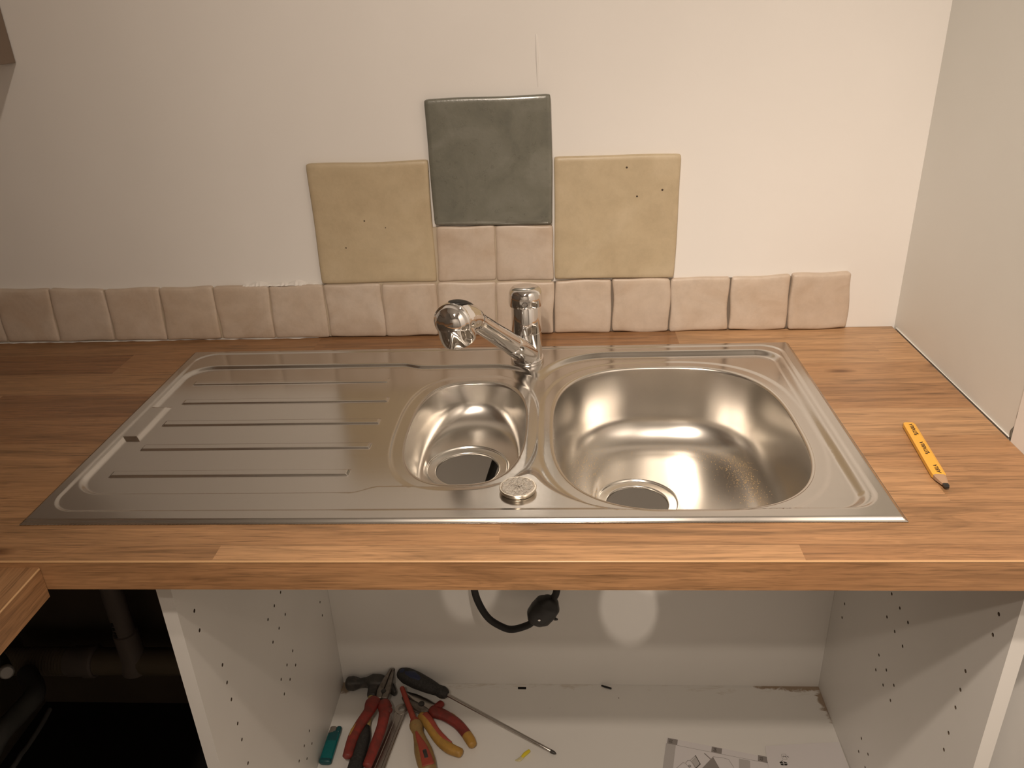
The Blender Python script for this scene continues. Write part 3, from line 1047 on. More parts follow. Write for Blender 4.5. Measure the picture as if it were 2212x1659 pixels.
Lp = (pb - pa).length
loft('lacquered_shaft', [pen_ring(0.0015, 0.0066, 0.0034), pen_ring(0.005, 0.0074, 0.0037), pen_ring(Lp - 0.003, 0.0076, 0.0038), pen_ring(Lp, 0.0070, 0.0034)], M['pencil'], pen)
loft('chewed_end', [pen_ring(-0.0010, 0.0058, 0.0028), pen_ring(0.0005, 0.0066, 0.0033), pen_ring(0.0022, 0.0064, 0.0033)], M['pencil_wood'], pen)
loft('sharpened_wood', [pen_ring(Lp - 0.001, 0.0069, 0.0034), pen_ring(Lp + 0.005, 0.0061, 0.0031, sh=0.0003), pen_ring(Lp + 0.011, 0.0047, 0.0024, sh=0.0010), pen_ring(Lp + 0.0165, 0.0034, 0.0018, sh=0.0018)], M['pencil_wood'], pen)
loft('lead', [pen_ring(Lp + 0.015, 0.0032, 0.0018, sh=0.0017), pen_ring(Lp + 0.020, 0.0031, 0.0016, sh=0.0020), pen_ring(Lp + 0.0235, 0.0022, 0.0010, sh=0.0018)], M['lead'], pen)
# printed lettering, read from the sharpened end towards the far end
tv, tf = text_data('STABILA', 0.0066, 0.00011)
wtx = max(p.x for p in tv)
ltv, ltf = text_data('ABILA', 0.0066, 0.00011)
for (t0, vv, ff, logo) in ((0.0330, tv, tf, True), (0.0800, tv, tf, True), (Lp - 0.0020, ltv, ltf, False)):
    out = []
    for p in vv:
        q = pa + pd * (t0 - p.x * 0.0262 / wtx) - pn * (p.y - 0.0024)
        out.append((q.x, q.y, WT + 0.0081))
    fo = list(ff)
    if logo:
        for (a0, b0) in ((0.0035, 0.0014), (0.0012, -0.0016)):
            o = len(out)
            for (da, db) in ((0, 0), (0.0021, 0), (0.0021, 0.0028), (0, 0.0028)):
                q = pa + pd * (t0 + a0 + 0.0004 - da) - pn * (b0 + db - 0.0014)
                out.append((q.x, q.y, WT + 0.0081))
            fo.append((o, o + 1, o + 2, o + 3))
    mesh('printed_lettering', out, fo, M['pencil_ink'], pen)

# ================================================================== BASE CABINET
CX0, CX1, CYF, CYB, CZ = -0.3485, 0.6505, -0.585, -0.0945, 0.166
cab = empty('base_cabinet', (0.15, -0.3, 0.0), 'open white melamine base cabinet without doors under the sink', 'cabinet')
zs_f = [0.758, 0.7265, None]
holes = []
for z in (0.758, 0.7265):
    holes.append((-0.5497, z))
for z in (0.638, 0.606, 0.5747, 0.5288, 0.497, 0.449, 0.417, 0.385):
    holes.append((-0.519, z))
for y in (-0.363, -0.332, -0.300):
    for z in (0.576, 0.530, 0.451, 0.419, 0.262, 0.230):
        holes.append((y, z))
for z in (0.485, 0.453, 0.420, 0.388):
    holes.append((-0.143, z))
top_z = WT - 0.0383
for s, (xa, nrm_) in enumerate(((CX0 + 0.018, (1, 0, 0)), (CX1 - 0.018, (-1, 0, 0)))):
    if s == 0:
        fr = ((xa, CYF, 0.13), (0, 1, 0), (0, 0, 1), nrm_)
        hs = [(y - CYF, z - 0.13, 0.0026, 0.010) for y, z in holes]
    else:
        fr = ((xa, CYF, 0.13), (0, 1, 0), (0, 0, 1), nrm_)
        hs = [(y - CYF - 0.002, z - 0.13 + 0.001, 0.0026, 0.010) for y, z in holes]
    plate('side_panel', -0.055 - CYF, top_z - 0.13, hs, fr, 0.018, [M['panel'], M['hole']], cab)
plate('back_panel', CX1 - CX0 - 0.0364, top_z - 0.13, [], ((CX0 + 0.0182, CYB, 0.13), (1, 0, 0), (0, 0, 1), (0, -1, 0)), 0.008, [M['panel'], M['hole']], cab)
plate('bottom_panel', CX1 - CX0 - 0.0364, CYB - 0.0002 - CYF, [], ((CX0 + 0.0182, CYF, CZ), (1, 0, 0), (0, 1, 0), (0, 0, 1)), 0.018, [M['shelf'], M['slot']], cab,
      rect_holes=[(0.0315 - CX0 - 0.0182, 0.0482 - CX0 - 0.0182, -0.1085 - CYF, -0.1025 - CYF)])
for (x, y) in ((-0.30, -0.52), (0.60, -0.52), (-0.30, -0.15), (0.60, -0.15)):
    lathe('leg', [(0.022, 0.0), (0.022, 0.012), (0.014, 0.016), (0.014, 0.12), (0.024, 0.125), (0.024, 0.1478)], M['black'], cab, (x, y, 0), seg=20)

# ------------------------------------------------------------------ hose loop under the sink
hose = empty('tap_hose', (0.04, -0.15, 0.38), 'black pull-out hose looping below the worktop with a clamped weight', 'hose')
hp = [(0.068, -0.133, 0.905), (0.040, -0.140, 0.80), (-0.012, -0.150, 0.64), (-0.0375, -0.150, 0.52), (-0.0362, -0.15, 0.457), (-0.0278, -0.15, 0.419), (-0.012, -0.15, 0.387), (0.0126, -0.15, 0.367), (0.0301, -0.15, 0.3622), (0.052, -0.15, 0.369), (0.068, -0.15, 0.380), (0.088, -0.15, 0.410), (0.104, -0.15, 0.432), (0.1148, -0.15, 0.4575), (0.120, -0.147, 0.55), (0.108, -0.140, 0.72), (0.084, -0.130, 0.905)]
sweep('hose', hp, [0.0066, 0.0066], M['rubber'], hose, n=150, seg=16, up=(0, 1, 0), cap=False)
wv = (Vector((0.1035, -0.15, 0.4335)) - Vector((0.072, -0.15, 0.3845))).normalized()
wc = Vector((0.0890, -0.152, 0.4090))
wt_ = sweep('weight', [wc - wv * 0.028, wc - wv * 0.018, wc, wc + wv * 0.018, wc + wv * 0.028], [(0.0170, 0.012), (0.0240, 0.0165), (0.0255, 0.0175), (0.0240, 0.0165), (0.0160, 0.012)], M['black'], hose, up=(0, 1, 0), seg=20, power=2.6)
wn = Vector((0, -1, 0))
lathe('clamp_screw', [(0.0024, 0.015), (0.0024, 0.0182), (0.0016, 0.0186), (0.0006, 0.0186)], M['chrome'], wt_, wc - wv * 0.008 + Vector((-0.003, 0, 0)), wn, 16)
sweep('clamp_seam', [wc + Vector((0.0215, -0.004, -0.016)), wc + Vector((0.0262, -0.004, -0.0175))], [(0.002, 0.004), (0.001, 0.002)], M['black'], wt_, n=2)

# ================================================================== TOOLS ON THE CABINET FLOOR
F = CZ + 0.0002
# --- hammer
ham = empty('claw_hammer', (-0.255, -0.20, F), 'black claw hammer lying in the back left corner of the cabinet', 'hammer')
sweep('hammer_head', [(-0.3130, -0.1135, F + 0.0165), (-0.3040, -0.1130, F + 0.0165), (-0.2985, -0.1125, F + 0.0165), (-0.2890, -0.1115, F + 0.0165), (-0.2770, -0.1110, F + 0.0175), (-0.2650, -0.1115, F + 0.0185), (-0.2500, -0.1120, F + 0.0185), (-0.2370, -0.1145, F + 0.0175), (-0.2250, -0.1220, F + 0.014), (-0.2150, -0.1320, F + 0.010)],
      [(0.0125, 0.0125), (0.0132, 0.0132), (0.0120, 0.0120), (0.0085, 0.0085), (0.0090, 0.0095), (0.0155, 0.0140), (0.0155, 0.0140), (0.0120, 0.0120), (0.0085, 0.0100), (0.0040, 0.0090)], M['iron'], ham, n=54, seg=18, power=2.8)
sweep('head_socket', [(-0.2580, -0.118, F + 0.0175), (-0.2585, -0.1440, F + 0.0155)], [(0.0120, 0.0105), (0.0105, 0.0090)], M['iron'], ham, n=3, power=3)
sweep('shaft', [(-0.2590, -0.1400, F + 0.0150), (-0.2545, -0.2250, F + 0.0120)], [(0.0075, 0.0075), (0.0070, 0.0070)], M['fibre'], ham, n=4)
sweep('grip', [(-0.2550, -0.2200, F + 0.0125), (-0.2545, -0.2420, F + 0.0135), (-0.2550, -0.2900, F + 0.0135), (-0.2560, -0.3450, F + 0.0140), (-0.2560, -0.3700, F + 0.0140)], [(0.0085, 0.0085), (0.0128, 0.0120), (0.0135, 0.0125), (0.0135, 0.0130), (0.0145, 0.0135)], M['grip'], ham, power=2.6)

# --- long-nose pliers lying over the hammer
pl = empty('long_nose_pliers', (-0.235, -0.19, F), 'long-nose pliers with dirty red handles resting on the hammer', 'pliers')
pz = F + 0.030
for (x0, x1) in ((-0.0022, 0.0), (0.0022, 0.0)):
    s = -1 if x0 < 0 else 1
    sweep('jaw', [(-0.2335 + s * 0.0055, -0.1640, pz), (-0.2325 + s * 0.0068, -0.1450, pz + 0.001), (-0.2290 + s * 0.0055, -0.1220, pz + 0.004), (-0.2255 + s * 0.0034, -0.1020, pz + 0.007), (-0.2230 + s * 0.0019, -0.0985, pz + 0.013)],
          [(0.0062, 0.0048), (0.0068, 0.0050), (0.0050, 0.0046), (0.0030, 0.0036), (0.0016, 0.0026)], M['toolsteel'], pl, power=3.2)
lathe('rivet', [(0.0052, 0.0), (0.0052, 0.0022), (0.0035, 0.0030), (0.001, 0.0031)], M['iron'], pl, (-0.2320, -0.1500, pz + 0.0036), (0, 0, 1), 20)
hl = sweep('handle', [(-0.2450, -0.1650, pz - 0.001), (-0.2500, -0.1760, pz - 0.001), (-0.2530, -0.1950, pz - 0.002), (-0.2640, -0.2250, pz - 0.003), (-0.2710, -0.2550, pz - 0.0045), (-0.2725, -0.2930, pz - 0.006)],
           [(0.0120, 0.0075), (0.0150, 0.0085), (0.0112, 0.0085), (0.0102, 0.0085), (0.0102, 0.0085), (0.0092, 0.0076)], M['red'], pl)
sweep('worn_patch', [(-0.2685, -0.2250, pz + 0.0018), (-0.2740, -0.2420, pz + 0.0008), (-0.2768, -0.2600, pz - 0.0002)], [(0.0018, 0.0022), (0.0036, 0.0040), (0.0012, 0.002)], M['yellow'], hl)
sweep('handle', [(-0.2270, -0.1715, pz - 0.001), (-0.2240, -0.1830, pz - 0.001), (-0.2215, -0.1990, pz - 0.002), (-0.2215, -0.2300, pz - 0.004), (-0.2265, -0.2650, pz - 0.008), (-0.2330, -0.3070, pz - 0.012)],
      [(0.0105, 0.0075), (0.0140, 0.0085), (0.0110, 0.0085), (0.0100, 0.0085), (0.0100, 0.0085), (0.0090, 0.0076)], M['red'], pl)
sweep('thumb_guard', [(-0.2215, -0.1870, pz - 0.001), (-0.2120, -0.1940, pz - 0.001)], [(0.0075, 0.006), (0.0070, 0.006)], M['red'], pl, n=3)
sweep('thumb_guard', [(-0.2490, -0.1720, pz - 0.001), (-0.2580, -0.1790, pz - 0.001)], [(0.0080, 0.006), (0.0065, 0.006)], M['red'], pl, n=3)

# --- combination spanner
sp = empty('spanner', (-0.205, -0.22, F), 'steel ring spanner with stamped lettering beside the red-handled long-nose pliers', 'spanner')
ra, rb = Vector((-0.1957, -0.1680)), Vector((-0.2205, -0.3350))
rd = (rb - ra).normalized()
rn = Vector((-rd.y, rd.x))
v, f = [], []
NS = 30
oc, ic = [], []
for k in range(NS):
    a = 2 * math.pi * k / NS
    oc.append(ra + Vector((math.cos(a), math.sin(a))) * 0.0130)
    ic.append(ra + Vector((math.cos(a), math.sin(a))) * 0.0066)
for z in (F + 0.0004, F + 0.0075):
    v += [(p.x, p.y, z) for p in oc] + [(p.x, p.y, z) for p in ic]
for k in range(NS):
    j = (k + 1) % NS
    f += [(2 * NS + k, 2 * NS + j, 3 * NS + j, 3 * NS + k), (k, NS + k, NS + j, j), (k, j, 2 * NS + j, 2 * NS + k), (NS + k, 3 * NS + k, 3 * NS + j, NS + j)]
mesh('ring_end', v, f, M['brightsteel'], sp, True, sharp=40)
o0 = ra + rd * 0.0085
poly = [o0 + rn * 0.0085, o0 - rn * 0.0085]


def sp_sec(t, hw, z0, z1, bev=0.0012):
    c = ra + rd * t
    return [(*(c + rn * a), F + b) for (a, b) in ((-hw, z0), (-hw, z1 - bev), (-hw + bev, z1), (-hw * 0.5, z1 - 0.0002), (-hw * 0.42, z1 - 0.0007), (hw * 0.42, z1 - 0.0007), (hw * 0.5, z1 - 0.0002), (hw - bev, z1), (hw, z1 - bev), (hw, z0))]


loft('shank', [sp_sec(t, hw, 0.0005, z1) for t, hw, z1 in ((0.0085, 0.0112, 0.0072), (0.020, 0.0114, 0.0068), (0.050, 0.0112, 0.0065), (0.11, 0.0118, 0.0065), (0.150, 0.0130, 0.0070), (0.172, 0.0170, 0.0075))], M['brightsteel'], sp)
# stamped characters along the shank
sv = []
for (t0, t1, n) in ((0.045, 0.062, 5), (0.078, 0.106, 8)):
    for k in range(n):
        c = ra + rd * (t0 + (t1 - t0) * (k + 0.5) / n)
        hh = (t1 - t0) / n * 0.28
        sv.append(boxdata(-hh, hh, -0.0023, 0.0023, 0, 0.0004))
        m4 = Matrix(((rd.x, rn.x, 0, c.x), (rd.y, rn.y, 0, c.y), (0, 0, 1, F + 0.0057), (0, 0, 0, 1)))
        a, b = sv[-1]
        a = [m4 @ Vector(p) for p in a]
        if k % 2:
            a2, b2 = boxdata(-hh * 1.6, hh * 1.6, 0.0016, 0.0023, 0, 0.0004)
            a2 = [m4 @ Vector(p) for p in a2]
            a, b = join([(a, b), (a2, b2)])
        sv[-1] = (a, b)
v, f = join(sv)
mesh('stamped_lettering', v, f, M['brightsteel'], sp)

# --- red and yellow insulated screwdriver
sc = empty('insulated_screwdriver', (-0.145, -0.24, F), 'screwdriver with red sleeved blade and grubby red and yellow handle at the front', 'screwdriver')
sweep('sleeved_blade', [(-0.1985, -0.1350, F + 0.028), (-0.1615, -0.2100, F + 0.0195)], [0.0048, 0.0058], M['redl'], sc, n=6)
hd = Vector((0.0455, -0.1150, -0.0015)).normalized()
h0 = Vector((-0.1620, -0.2085, F + 0.0190))
hb = sweep('handle', [h0, h0 + hd * 0.006, h0 + hd * 0.014, h0 + hd * 0.028, h0 + hd * 0.045, h0 + hd * 0.070, h0 + hd * 0.095, h0 + hd * 0.115], [(0.0070, 0.0070), (0.0118, 0.0115), (0.0126, 0.0120), (0.0096, 0.0096), (0.0118, 0.0112), (0.0165, 0.0150), (0.0172, 0.0158), (0.0150, 0.0140)], M['olive'], sc, n=40, seg=20)
sweep('red_collar', [h0 - hd * 0.002, h0 + hd * 0.0065], [(0.0085, 0.0085), (0.0113, 0.0113)], M['redl'], hb, n=3)
sweep('red_inlay', [h0 + hd * 0.010 + Vector((-0.001, 0, 0.0098)), h0 + hd * 0.018 + Vector((-0.001, 0, 0.0094))], [(0.0035, 0.0018), (0.0040, 0.0018)], M['redl'], hb, n=3)
sweep('red_inlay', [h0 + hd * 0.033 + Vector((-0.003, 0, 0.0078)), h0 + hd * 0.050 + Vector((-0.0025, 0, 0.0105)), h0 + hd * 0.070 + Vector((0.0, 0, 0.0132)), h0 + hd * 0.095 + Vector((0.001, 0, 0.0140)), h0 + hd * 0.113 + Vector((0.001, 0, 0.0125))], [(0.0030, 0.0022), (0.0050, 0.0024), (0.0075, 0.0026), (0.0100, 0.0026), (0.0110, 0.0026)], M['redl'], hb)
sweep('dark_mark', [h0 + hd * 0.083 + Vector((0.001, 0, 0.0162)), h0 + hd * 0.100 + Vector((0.001, 0, 0.0160))], [(0.0036, 0.0014), (0.0036, 0.0012)], M['iron'], hb, n=4)

# --- combination pliers with red and yellow handles
p2 = empty('combination_pliers', (-0.13, -0.20, F), 'pliers with splayed red and yellow handles under the blue screwdriver', 'pliers')
qz = F + 0.0105
sweep('jaw', [(-0.1430, -0.1800, qz), (-0.1600, -0.1690, qz), (-0.1820, -0.1560, qz), (-0.1960, -0.1430, qz)], [(0.0085, 0.0050), (0.0110, 0.0055), (0.0085, 0.0052), (0.0040, 0.0045)], M['toolsteel'], p2, power=3)
sweep('jaw', [(-0.1330, -0.1680, qz + 0.001), (-0.1520, -0.1570, qz), (-0.1750, -0.1430, qz), (-0.1930, -0.1330, qz)], [(0.0095, 0.0050), (0.0115, 0.0055), (0.0090, 0.0052), (0.0040, 0.0045)], M['brightsteel'], p2, power=3)
lathe('rivet', [(0.0060, 0), (0.0060, 0.0020), (0.004, 0.0026), (0.001, 0.0027)], M['iron'], p2, (-0.1560, -0.1630, qz + 0.0045), (0, 0, 1), 20)
ha = sweep('handle', [(-0.1530, -0.1880, qz), (-0.1460, -0.1945, qz + 0.001), (-0.1330, -0.2120, qz + 0.001), (-0.1120, -0.2420, qz), (-0.0900, -0.2610, qz), (-0.0680, -0.2715, qz)], [(0.0090, 0.0080), (0.0110, 0.0088), (0.0105, 0.0090), (0.0095, 0.0090), (0.0105, 0.0092), (0.0090, 0.0080)], M['yellow'], p2)
sweep('red_inlay', [(-0.1460, -0.1900, qz + 0.0050), (-0.1350, -0.2020, qz + 0.0060), (-0.1180, -0.2255, qz + 0.0058), (-0.1000, -0.2440, qz + 0.0050), (-0.0860, -0.2525, qz + 0.0045)], [(0.0085, 0.0052), (0.0075, 0.0046), (0.0060, 0.0040), (0.0050, 0.0040), (0.0015, 0.0020)], M['redl'], ha)
hb2 = sweep('handle', [(-0.1330, -0.1720, qz + 0.001), (-0.1260, -0.1790, qz + 0.001), (-0.1060, -0.1880, qz + 0.001), (-0.0800, -0.2060, qz), (-0.0610, -0.2290, qz), (-0.0525, -0.2420, qz)], [(0.0100, 0.0080), (0.0130, 0.0088), (0.0110, 0.0090), (0.0100, 0.0090), (0.0098, 0.0090), (0.0095, 0.0086)], M['red'], p2)
sweep('yellow_tip', [(-0.0590, -0.2320, qz), (-0.0520, -0.2430, qz), (-0.0470, -0.2530, qz)], [(0.0100, 0.0093), (0.0100, 0.0090), (0.0085, 0.0078)], M['yellow'], hb2)
sweep('yellow_inlay', [(-0.1120, -0.1800, qz + 0.003), (-0.0920, -0.1880, qz + 0.003), (-0.0720, -0.2060, qz + 0.002)], [(0.0020, 0.0030), (0.0035, 0.0035), (0.0020, 0.0030)], M['yellow'], hb2)
sweep('thumb_guard', [(-0.1290, -0.1740, qz + 0.001), (-0.1170, -0.1580, qz + 0.002)], [(0.0090, 0.0075), (0.0075, 0.0060)], M['red'], p2, n=4)

# --- blue and black screwdriver with a long blade
sb_ = empty('long_screwdriver', (-0.05, -0.18, F), 'long cross-head screwdriver with dark blue handle pointing to the right', 'screwdriver')
ha0, ha1 = Vector((-0.2060, -0.0990, F + 0.0310)), Vector((-0.1095, -0.1475, F + 0.0270))
sweep('handle', [ha0, ha0.lerp(ha1, 0.12), ha0.lerp(ha1, 0.35), ha0.lerp(ha1, 0.62), ha0.lerp(ha1, 0.82), ha0.lerp(ha1, 0.93), ha1], [(0.0125, 0.0120), (0.0165, 0.0155), (0.0172, 0.0160), (0.0145, 0.0140), (0.0112, 0.0110), (0.0128, 0.0120), (0.0105, 0.0100)], M['grip'], sb_, n=30, seg=20)
sweep('blue_inlay', [ha0.lerp(ha1, 0.10) + Vector((0, -0.002, 0.0125)), ha0.lerp(ha1, 0.28) + Vector((0, -0.002, 0.0138)), ha0.lerp(ha1, 0.46) + Vector((0, -0.002, 0.0130))], [(0.0050, 0.0024), (0.0090, 0.0028), (0.0060, 0.0022)], M['bluegrip'], sb_)
sweep('end_mark', [ha0.lerp(ha1, 0.02) + Vector((0, -0.002, 0.0105)), ha0.lerp(ha1, 0.08) + Vector((0, -0.002, 0.0122))], [(0.0055, 0.003), (0.0055, 0.003)], M['bluegrip'], sb_, n=3)
tip = Vector((0.1090, -0.2650, F + 0.0036))
sweep('blade', [ha1 - (tip - ha1).normalized() * 0.006, ha1.lerp(tip, 0.96)], [0.0036, 0.0034], M['brightsteel'], sb_, n=8)
sweep('cross_tip', [ha1.lerp(tip, 0.955), ha1.lerp(tip, 0.985), tip], [0.0035, 0.0030, 0.0008], M['iron'], sb_, n=6)

# --- lighter
lg = empty('lighter', (-0.315, -0.252, F), 'translucent teal gas lighter lying against the left cabinet side', 'lighter')
la, lb = Vector((-0.3150, -0.2170, F + 0.0062)), Vector((-0.3165, -0.2905, F + 0.0062))
sweep('fuel_body', [la.lerp(lb, 0.16), lb], [(0.0118, 0.0058), (0.0118, 0.0058)], M['teal'], lg, n=6, power=3, seg=20)
sweep('dark_collar', [la.lerp(lb, 0.14), la.lerp(lb, 0.42)], [(0.0112, 0.0061), (0.0112, 0.0061)], M['tealcap'], lg, n=4, power=3, seg=20)
sweep('metal_guard', [la.lerp(lb, 0.0) + Vector((-0.004, 0, 0)), la.lerp(lb, 0.17) + Vector((-0.004, 0, 0))], [(0.0068, 0.0060), (0.0072, 0.0062)], M['brightsteel'], lg, n=4, power=3.2, seg=20)
sweep('button', [la + Vector((0.0068, 0.001, 0.0005)), la.lerp(lb, 0.13) + Vector((0.0065, 0, 0.0))], [(0.0048, 0.0055), (0.0050, 0.0060)], M['tealcap'], lg, n=4, power=3, seg=16)
sweep('base_cap', [lb.lerp(la, 0.035), lb.lerp(la, -0.03)], [(0.0121, 0.0061), (0.0119, 0.0059)], M['tealcap'], lg, n=3, power=3, seg=20)

# --- bits of plastic
yb = empty('plastic_scrap', (0.048, -0.268, F), 'small scrap of bright yellow plastic tubing on the cabinet floor', 'plastic scrap')
sweep('curled_strip', [(0.0590, -0.2590, F + 0.0035), (0.0520, -0.2660, F + 0.0040), (0.0470, -0.2720, F + 0.0035)], [(0.0030, 0.0030), (0.0034, 0.0034), (0.0030, 0.0030)], M['yellowbit'], yb, seg=12)
sweep('pale_end', [(0.0475, -0.2715, F + 0.0025), (0.0410, -0.2770, F + 0.0018), (0.0340, -0.2780, F + 0.0010)], [(0.0036, 0.0020), (0.0042, 0.0014), (0.0010, 0.0006)], M['clearbit'], yb, seg=12)
ck = sweep('black_chip', [(0.2010, -0.0985, F + 0.0014), (0.2090, -0.1020, F + 0.0016), (0.2200, -0.1060, F + 0.0014)], [(0.0016, 0.0012), (0.0026, 0.0014), (0.0022, 0.0012)], M['rubber'], None, seg=10)
tag(ck, 'tiny black rubber chip at the foot of the cabinet back', 'chip')


# --- instruction sheets
def sheet(name, poly, z, label, m):
    o = empty(name, (sum(p[0] for p in poly) / len(poly), sum(p[1] for p in poly) / len(poly), z), label, 'paper')
    prism('page', poly, z, z + 0.00022, m, o)
    return o


def flat(name, poly, z, m, parent):
    a = sum(poly[i][0] * poly[(i + 1) % len(poly)][1] - poly[(i + 1) % len(poly)][0] * poly[i][1] for i in range(len(poly)))
    if a < 0:
        poly = poly[::-1]
    return mesh(name, [(x, y, z) for x, y in poly], [tuple(range(len(poly)))], m, parent)


def strokes(name, lines, wd, z, m, parent):
    v, f = [], []
    for ln in lines:
        for (a, b) in zip(ln[:-1], ln[1:]):
            a, b = Vector(a), Vector(b)
            d = (b - a).normalized()
            n = Vector((-d.y, d.x)) * wd / 2
            o = len(v)
            for q in (a - n - d * wd * 0.4, b - n + d * wd * 0.4, b + n + d * wd * 0.4, a + n - d * wd * 0.4):
                v.append((q.x, q.y, z))
            f.append((o, o + 1, o + 2, o + 3))
    return mesh(name, v, f, m, parent)


def paper_text(name, s, size, at, dirv, z, m, parent, bold=0.0002):
    tv, tf = text_data(s, size, bold)
    cx = (min(p.x for p in tv) + max(p.x for p in tv)) / 2
    cy = (min(p.y for p in tv) + max(p.y for p in tv)) / 2
    d = Vector(dirv).normalized()
    n = Vector((-d.y, d.x))
    out = [(at[0] + d.x * (p.x - cx) + n.x * (p.y - cy), at[1] + d.y * (p.x - cx) + n.y * (p.y - cy), z) for p in tv]
    return mesh(name, out, tf, m, parent)


z1 = F + 0.0001
e1 = Vector((0.974, -0.226))        # along the sheet's top edge
e2 = Vector((-0.226, -0.974))       # down the sheet
A = Vector((0.3165, -0.2222))
s1 = sheet('instruction_sheet', [tuple(A), tuple(A + e2 * 0.29), tuple(A + e2 * 0.29 + e1 * 0.205), tuple(A + e1 * 0.205)], z1, 'printed fitting instructions with grey numbered boxes on the cabinet floor', M['paper'])
zp = z1 + 0.00034
flat('grey_margin', [tuple(A + e2 * 0.0135), tuple(A + e2 * 0.25), tuple(A + e2 * 0.25 + e1 * 0.018), tuple(A + e2 * 0.0135 + e1 * 0.018)], zp, M['paper_grey'], s1)
boxes = [[(0.3185, -0.2234), (0.3364, -0.2274), (0.3334, -0.2398), (0.3153, -0.2359)], [(0.3967, -0.2414), (0.4147, -0.2456), (0.4114, -0.2578), (0.3935, -0.2539)], [(0.4770, -0.2586), (0.4942, -0.2628), (0.4909, -0.2758), (0.4738, -0.2718)]]
for bx, tx in zip(boxes, ('03', '04', '05')):
    flat('number_box', bx, zp + 0.0001, M['paper_mid'], s1)
    c = (bx[0][0] * 0.33 + bx[1][0] * 0.17 + bx[2][0] * 0.17 + bx[3][0] * 0.33, bx[0][1] * 0.33 + bx[1][1] * 0.17 + bx[2][1] * 0.17 + bx[3][1] * 0.33)
    paper_text('box_number', tx, 0.0080, c, (0.226, 0.974), zp + 0.0002, M['paper_line'], s1)
strokes('ruled_line', [[(0.3334, -0.2398), (0.3935, -0.2539)], [(0.4114, -0.2578), (0.4738, -0.2718)]], 0.0006, zp, M['paper_mid'], s1)
flat('grey_panel', [(0.4410, -0.2665), (0.4600, -0.2710), (0.4520, -0.3100), (0.4330, -0.3060)], zp, M['paper_grey'], s1)
flat('drawing_shade', [(0.3950, -0.2637), (0.4022, -0.2876), (0.4080, -0.3050), (0.3600, -0.3050), (0.3714, -0.2881)], zp, M['paper_mid'], s1)
flat('drawing_shade', [(0.3797, -0.2570), (0.3812, -0.2556), (0.3905, -0.2680), (0.3892, -0.2696)], zp, M['paper_mid'], s1)
flat('drawing_shade', [(0.3535, -0.2740), (0.3630, -0.2640), (0.3675, -0.2797), (0.3590, -0.2890)], zp, M['paper_grey'], s1)
strokes('pipe_outline', [[(0.3150, -0.3000), (0.3259, -0.2889), (0.3386, -0.2771), (0.3431, -0.2783), (0.3482, -0.2723), (0.3524, -0.2726), (0.3636, -0.2617)], [(0.3431, -0.2783), (0.3490, -0.2880), (0.3540, -0.2980)], [(0.3524, -0.2726), (0.3575, -0.2800), (0.3600, -0.2900)]], 0.0007, zp + 0.0001, M['paper_mid'], s1)
strokes('box_outline', [[(0.3950, -0.2637), (0.4105, -0.2653), (0.4220, -0.2690), (0.4280, -0.2860)]], 0.0007, zp + 0.0001, M['paper_mid'], s1)
strokes('drawing_line', [[(0.3636, -0.2617), (0.3692, -0.2797), (0.3605, -0.2883), (0.3480, -0.3020)]], 0.0016, zp + 0.0001, M['paper_line'], s1)
lc = Vector((0.3500, -0.2838))
strokes('drawing_line', [[tuple(lc + Vector((math.cos(a), math.sin(a))) * 0.0019) for a in [k * math.pi / 5 for k in range(11)]]], 0.0010, zp + 0.0001, M['paper_mid'], s1)
z2 = z1 + 0.0011
s2 = sheet('second_sheet', [(0.4945, -0.2395), (0.4905, -0.2700), (0.4860, -0.4300), (0.6295, -0.4300), (0.6300, -0.2280)], z2, 'plainer white sheet with a small printed symbol, overlapping the numbered sheet', M['paper'])
zq = z2 + 0.00034
paper_text('symbol_number', '2', 0.0070, (0.5228, -0.2620), (0.05, 1.0), zq, M['paper_line'], s2)
strokes('symbol_frame', [[(0.5186, -0.2590), (0.5205, -0.2566), (0.5262, -0.2566), (0.5272, -0.2590), (0.5266, -0.2676), (0.5186, -0.2676), (0.5186, -0.2590)]], 0.0006, zq, M['paper_mid'], s2)
flat('symbol_arrow', [(0.5281, -0.2622), (0.5306, -0.2602), (0.5298, -0.2625), (0.5314, -0.2652)], zq, M['print'], s2)
for sg in (((0.5113, -0.2742), (0.5160, -0.2718), (0.5182, -0.2752), (0.5122, -0.2764)), ((0.5180, -0.2722), (0.5240, -0.2742), (0.5250, -0.2766), (0.5196, -0.2754)), ((0.5118, -0.2772), (0.5178, -0.2764), (0.5174, -0.2808), (0.5132, -0.2804)), ((0.5190, -0.2766), (0.5250, -0.2776), (0.5232, -0.2806), (0.5186, -0.2808))):
    flat('symbol_petal', list(sg), zq, M['print'], s2)
flat('symbol_dot', [(0.5166, -0.2700), (0.5182, -0.2704), (0.5174, -0.2714), (0.5158, -0.2712)], zq, M['print'], s2)

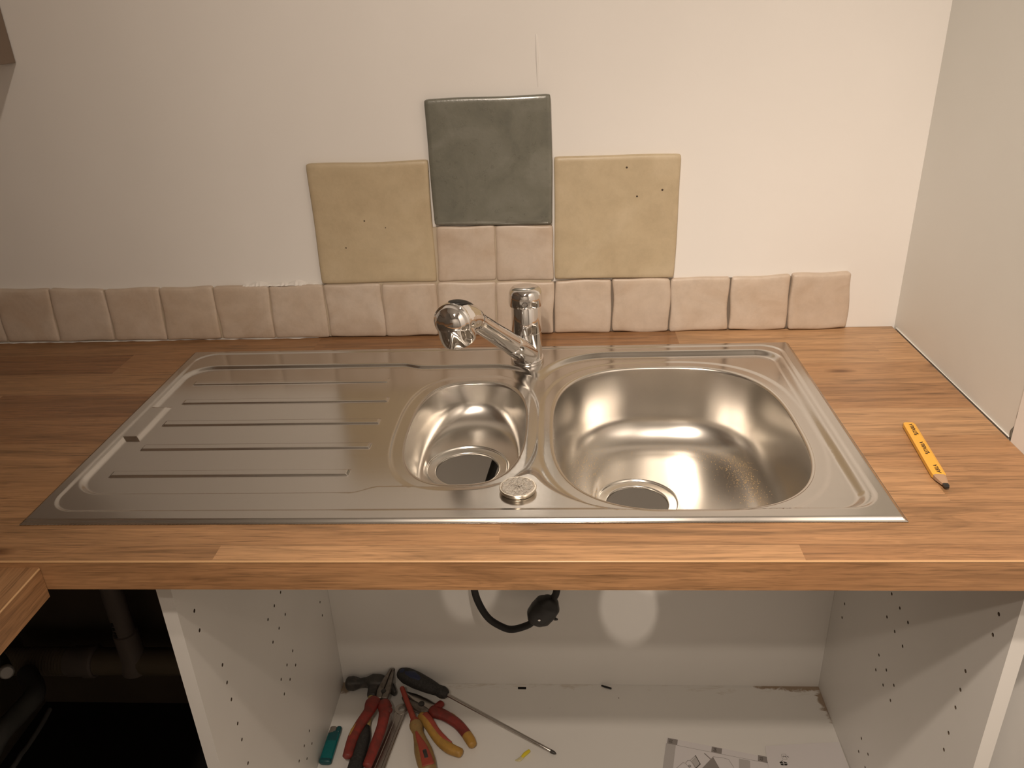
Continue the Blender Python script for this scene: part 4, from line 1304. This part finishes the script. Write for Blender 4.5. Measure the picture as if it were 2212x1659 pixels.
# ================================================================== DARK CORNER LEFT OF THE CABINET
PY = -0.10
box('floor_shade', XL + 0.001, CX0 - 0.001, -0.82, -0.0045, 0.0002, 0.003, M['floor_shade'], fl)  # near-black sheet added to paint the corner's shade onto the floor
box('wall_shade', XL - 0.0005, XL + 0.0008, -0.82, -0.0045, 0.0031, 0.852, M['shaded'], wall_left)  # dark boards on both lower walls: shade of the unlit corner put into colour
box('wall_shade', XL, CX0 - 0.02, -0.004, 0.001, 0.0, 0.855, M['shaded'], wall_back)
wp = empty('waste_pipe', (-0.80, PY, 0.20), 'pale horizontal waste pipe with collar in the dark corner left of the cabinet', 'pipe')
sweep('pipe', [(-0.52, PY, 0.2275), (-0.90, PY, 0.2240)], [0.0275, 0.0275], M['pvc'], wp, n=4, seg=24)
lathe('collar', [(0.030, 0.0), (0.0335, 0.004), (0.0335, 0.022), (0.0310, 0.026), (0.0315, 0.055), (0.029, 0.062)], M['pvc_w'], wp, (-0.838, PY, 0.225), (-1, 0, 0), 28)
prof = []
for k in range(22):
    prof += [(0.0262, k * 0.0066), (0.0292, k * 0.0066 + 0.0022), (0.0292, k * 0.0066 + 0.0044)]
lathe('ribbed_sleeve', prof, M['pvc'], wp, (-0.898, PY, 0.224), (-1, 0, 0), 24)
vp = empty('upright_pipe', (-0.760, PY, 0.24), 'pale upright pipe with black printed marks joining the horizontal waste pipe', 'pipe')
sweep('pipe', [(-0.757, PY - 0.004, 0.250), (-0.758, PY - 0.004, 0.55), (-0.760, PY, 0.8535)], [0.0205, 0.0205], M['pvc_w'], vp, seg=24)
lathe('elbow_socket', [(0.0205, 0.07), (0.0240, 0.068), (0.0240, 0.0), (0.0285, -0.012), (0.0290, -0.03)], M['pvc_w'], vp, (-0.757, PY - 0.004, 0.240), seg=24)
for k in range(9):
    box('printed_mark', -0.7665, -0.7615, PY - 0.0252, PY - 0.0235, 0.262 + k * 0.0098, 0.262 + k * 0.0098 + 0.0040 + 0.002 * (k % 3), M['print'], vp)
gh = sweep('drain_hose', [(-0.955, -0.150, 0.240), (-0.900, -0.209, 0.250), (-0.900, -0.262, 0.252), (-0.905, -0.330, 0.250), (-0.930, -0.420, 0.160), (-0.940, -0.480, 0.0225), (-0.930, -0.600, 0.0225)], [0.019, 0.019], M['greyhose'], None, seg=18)
tag(gh, 'thick dark grey hose slanting across the unlit corner at lower left', 'hose')
gc = sweep('supply_cable', [(-0.900, -0.190, 0.186), (-0.900, -0.222, 0.180), (-0.900, -0.270, 0.177), (-0.900, -0.300, 0.177), (-0.905, -0.345, 0.150), (-0.900, -0.370, 0.0085), (-0.860, -0.520, 0.0085)], [0.0048, 0.0048], M['greyhose'], None, seg=12)
tag(gc, 'thin grey cable hanging just below the thick dark hose at lower left', 'cable')
pc = empty('capped_pipe', (-0.900, -0.246, 0.30), 'small white capped pipe end at the left edge below the side worktop', 'pipe')
lathe('cap', [(0.0125, 0.0), (0.0125, 0.010), (0.0100, 0.013), (0.002, 0.0135)], M['cap'], pc, (-0.905, -0.244, 0.343), (0.62, -0.70, 0.35), 24)
sweep('pipe', [(-0.9051, -0.2440, 0.3430), (-0.930, -0.216, 0.325), (-0.985, -0.170, 0.310), (-1.0735, -0.150, 0.305)], [0.0095, 0.0095], M['greyhose'], pc, seg=16)

# wall cupboard at the upper left, end against the back wall
wc_ = empty('wall_cupboard', (-0.89, -0.4, 1.3677), 'brown wall cupboard cut off by the upper left edge', 'cupboard')
box('carcass', XL + 0.001, -0.733, -0.80, -0.001, 1.3677, 2.09, M['panel'], wc_)
box('door', -0.7328, -0.7128, -0.80, -0.0015, 1.3677, 2.09, M['hood'], wc_, 0.001)
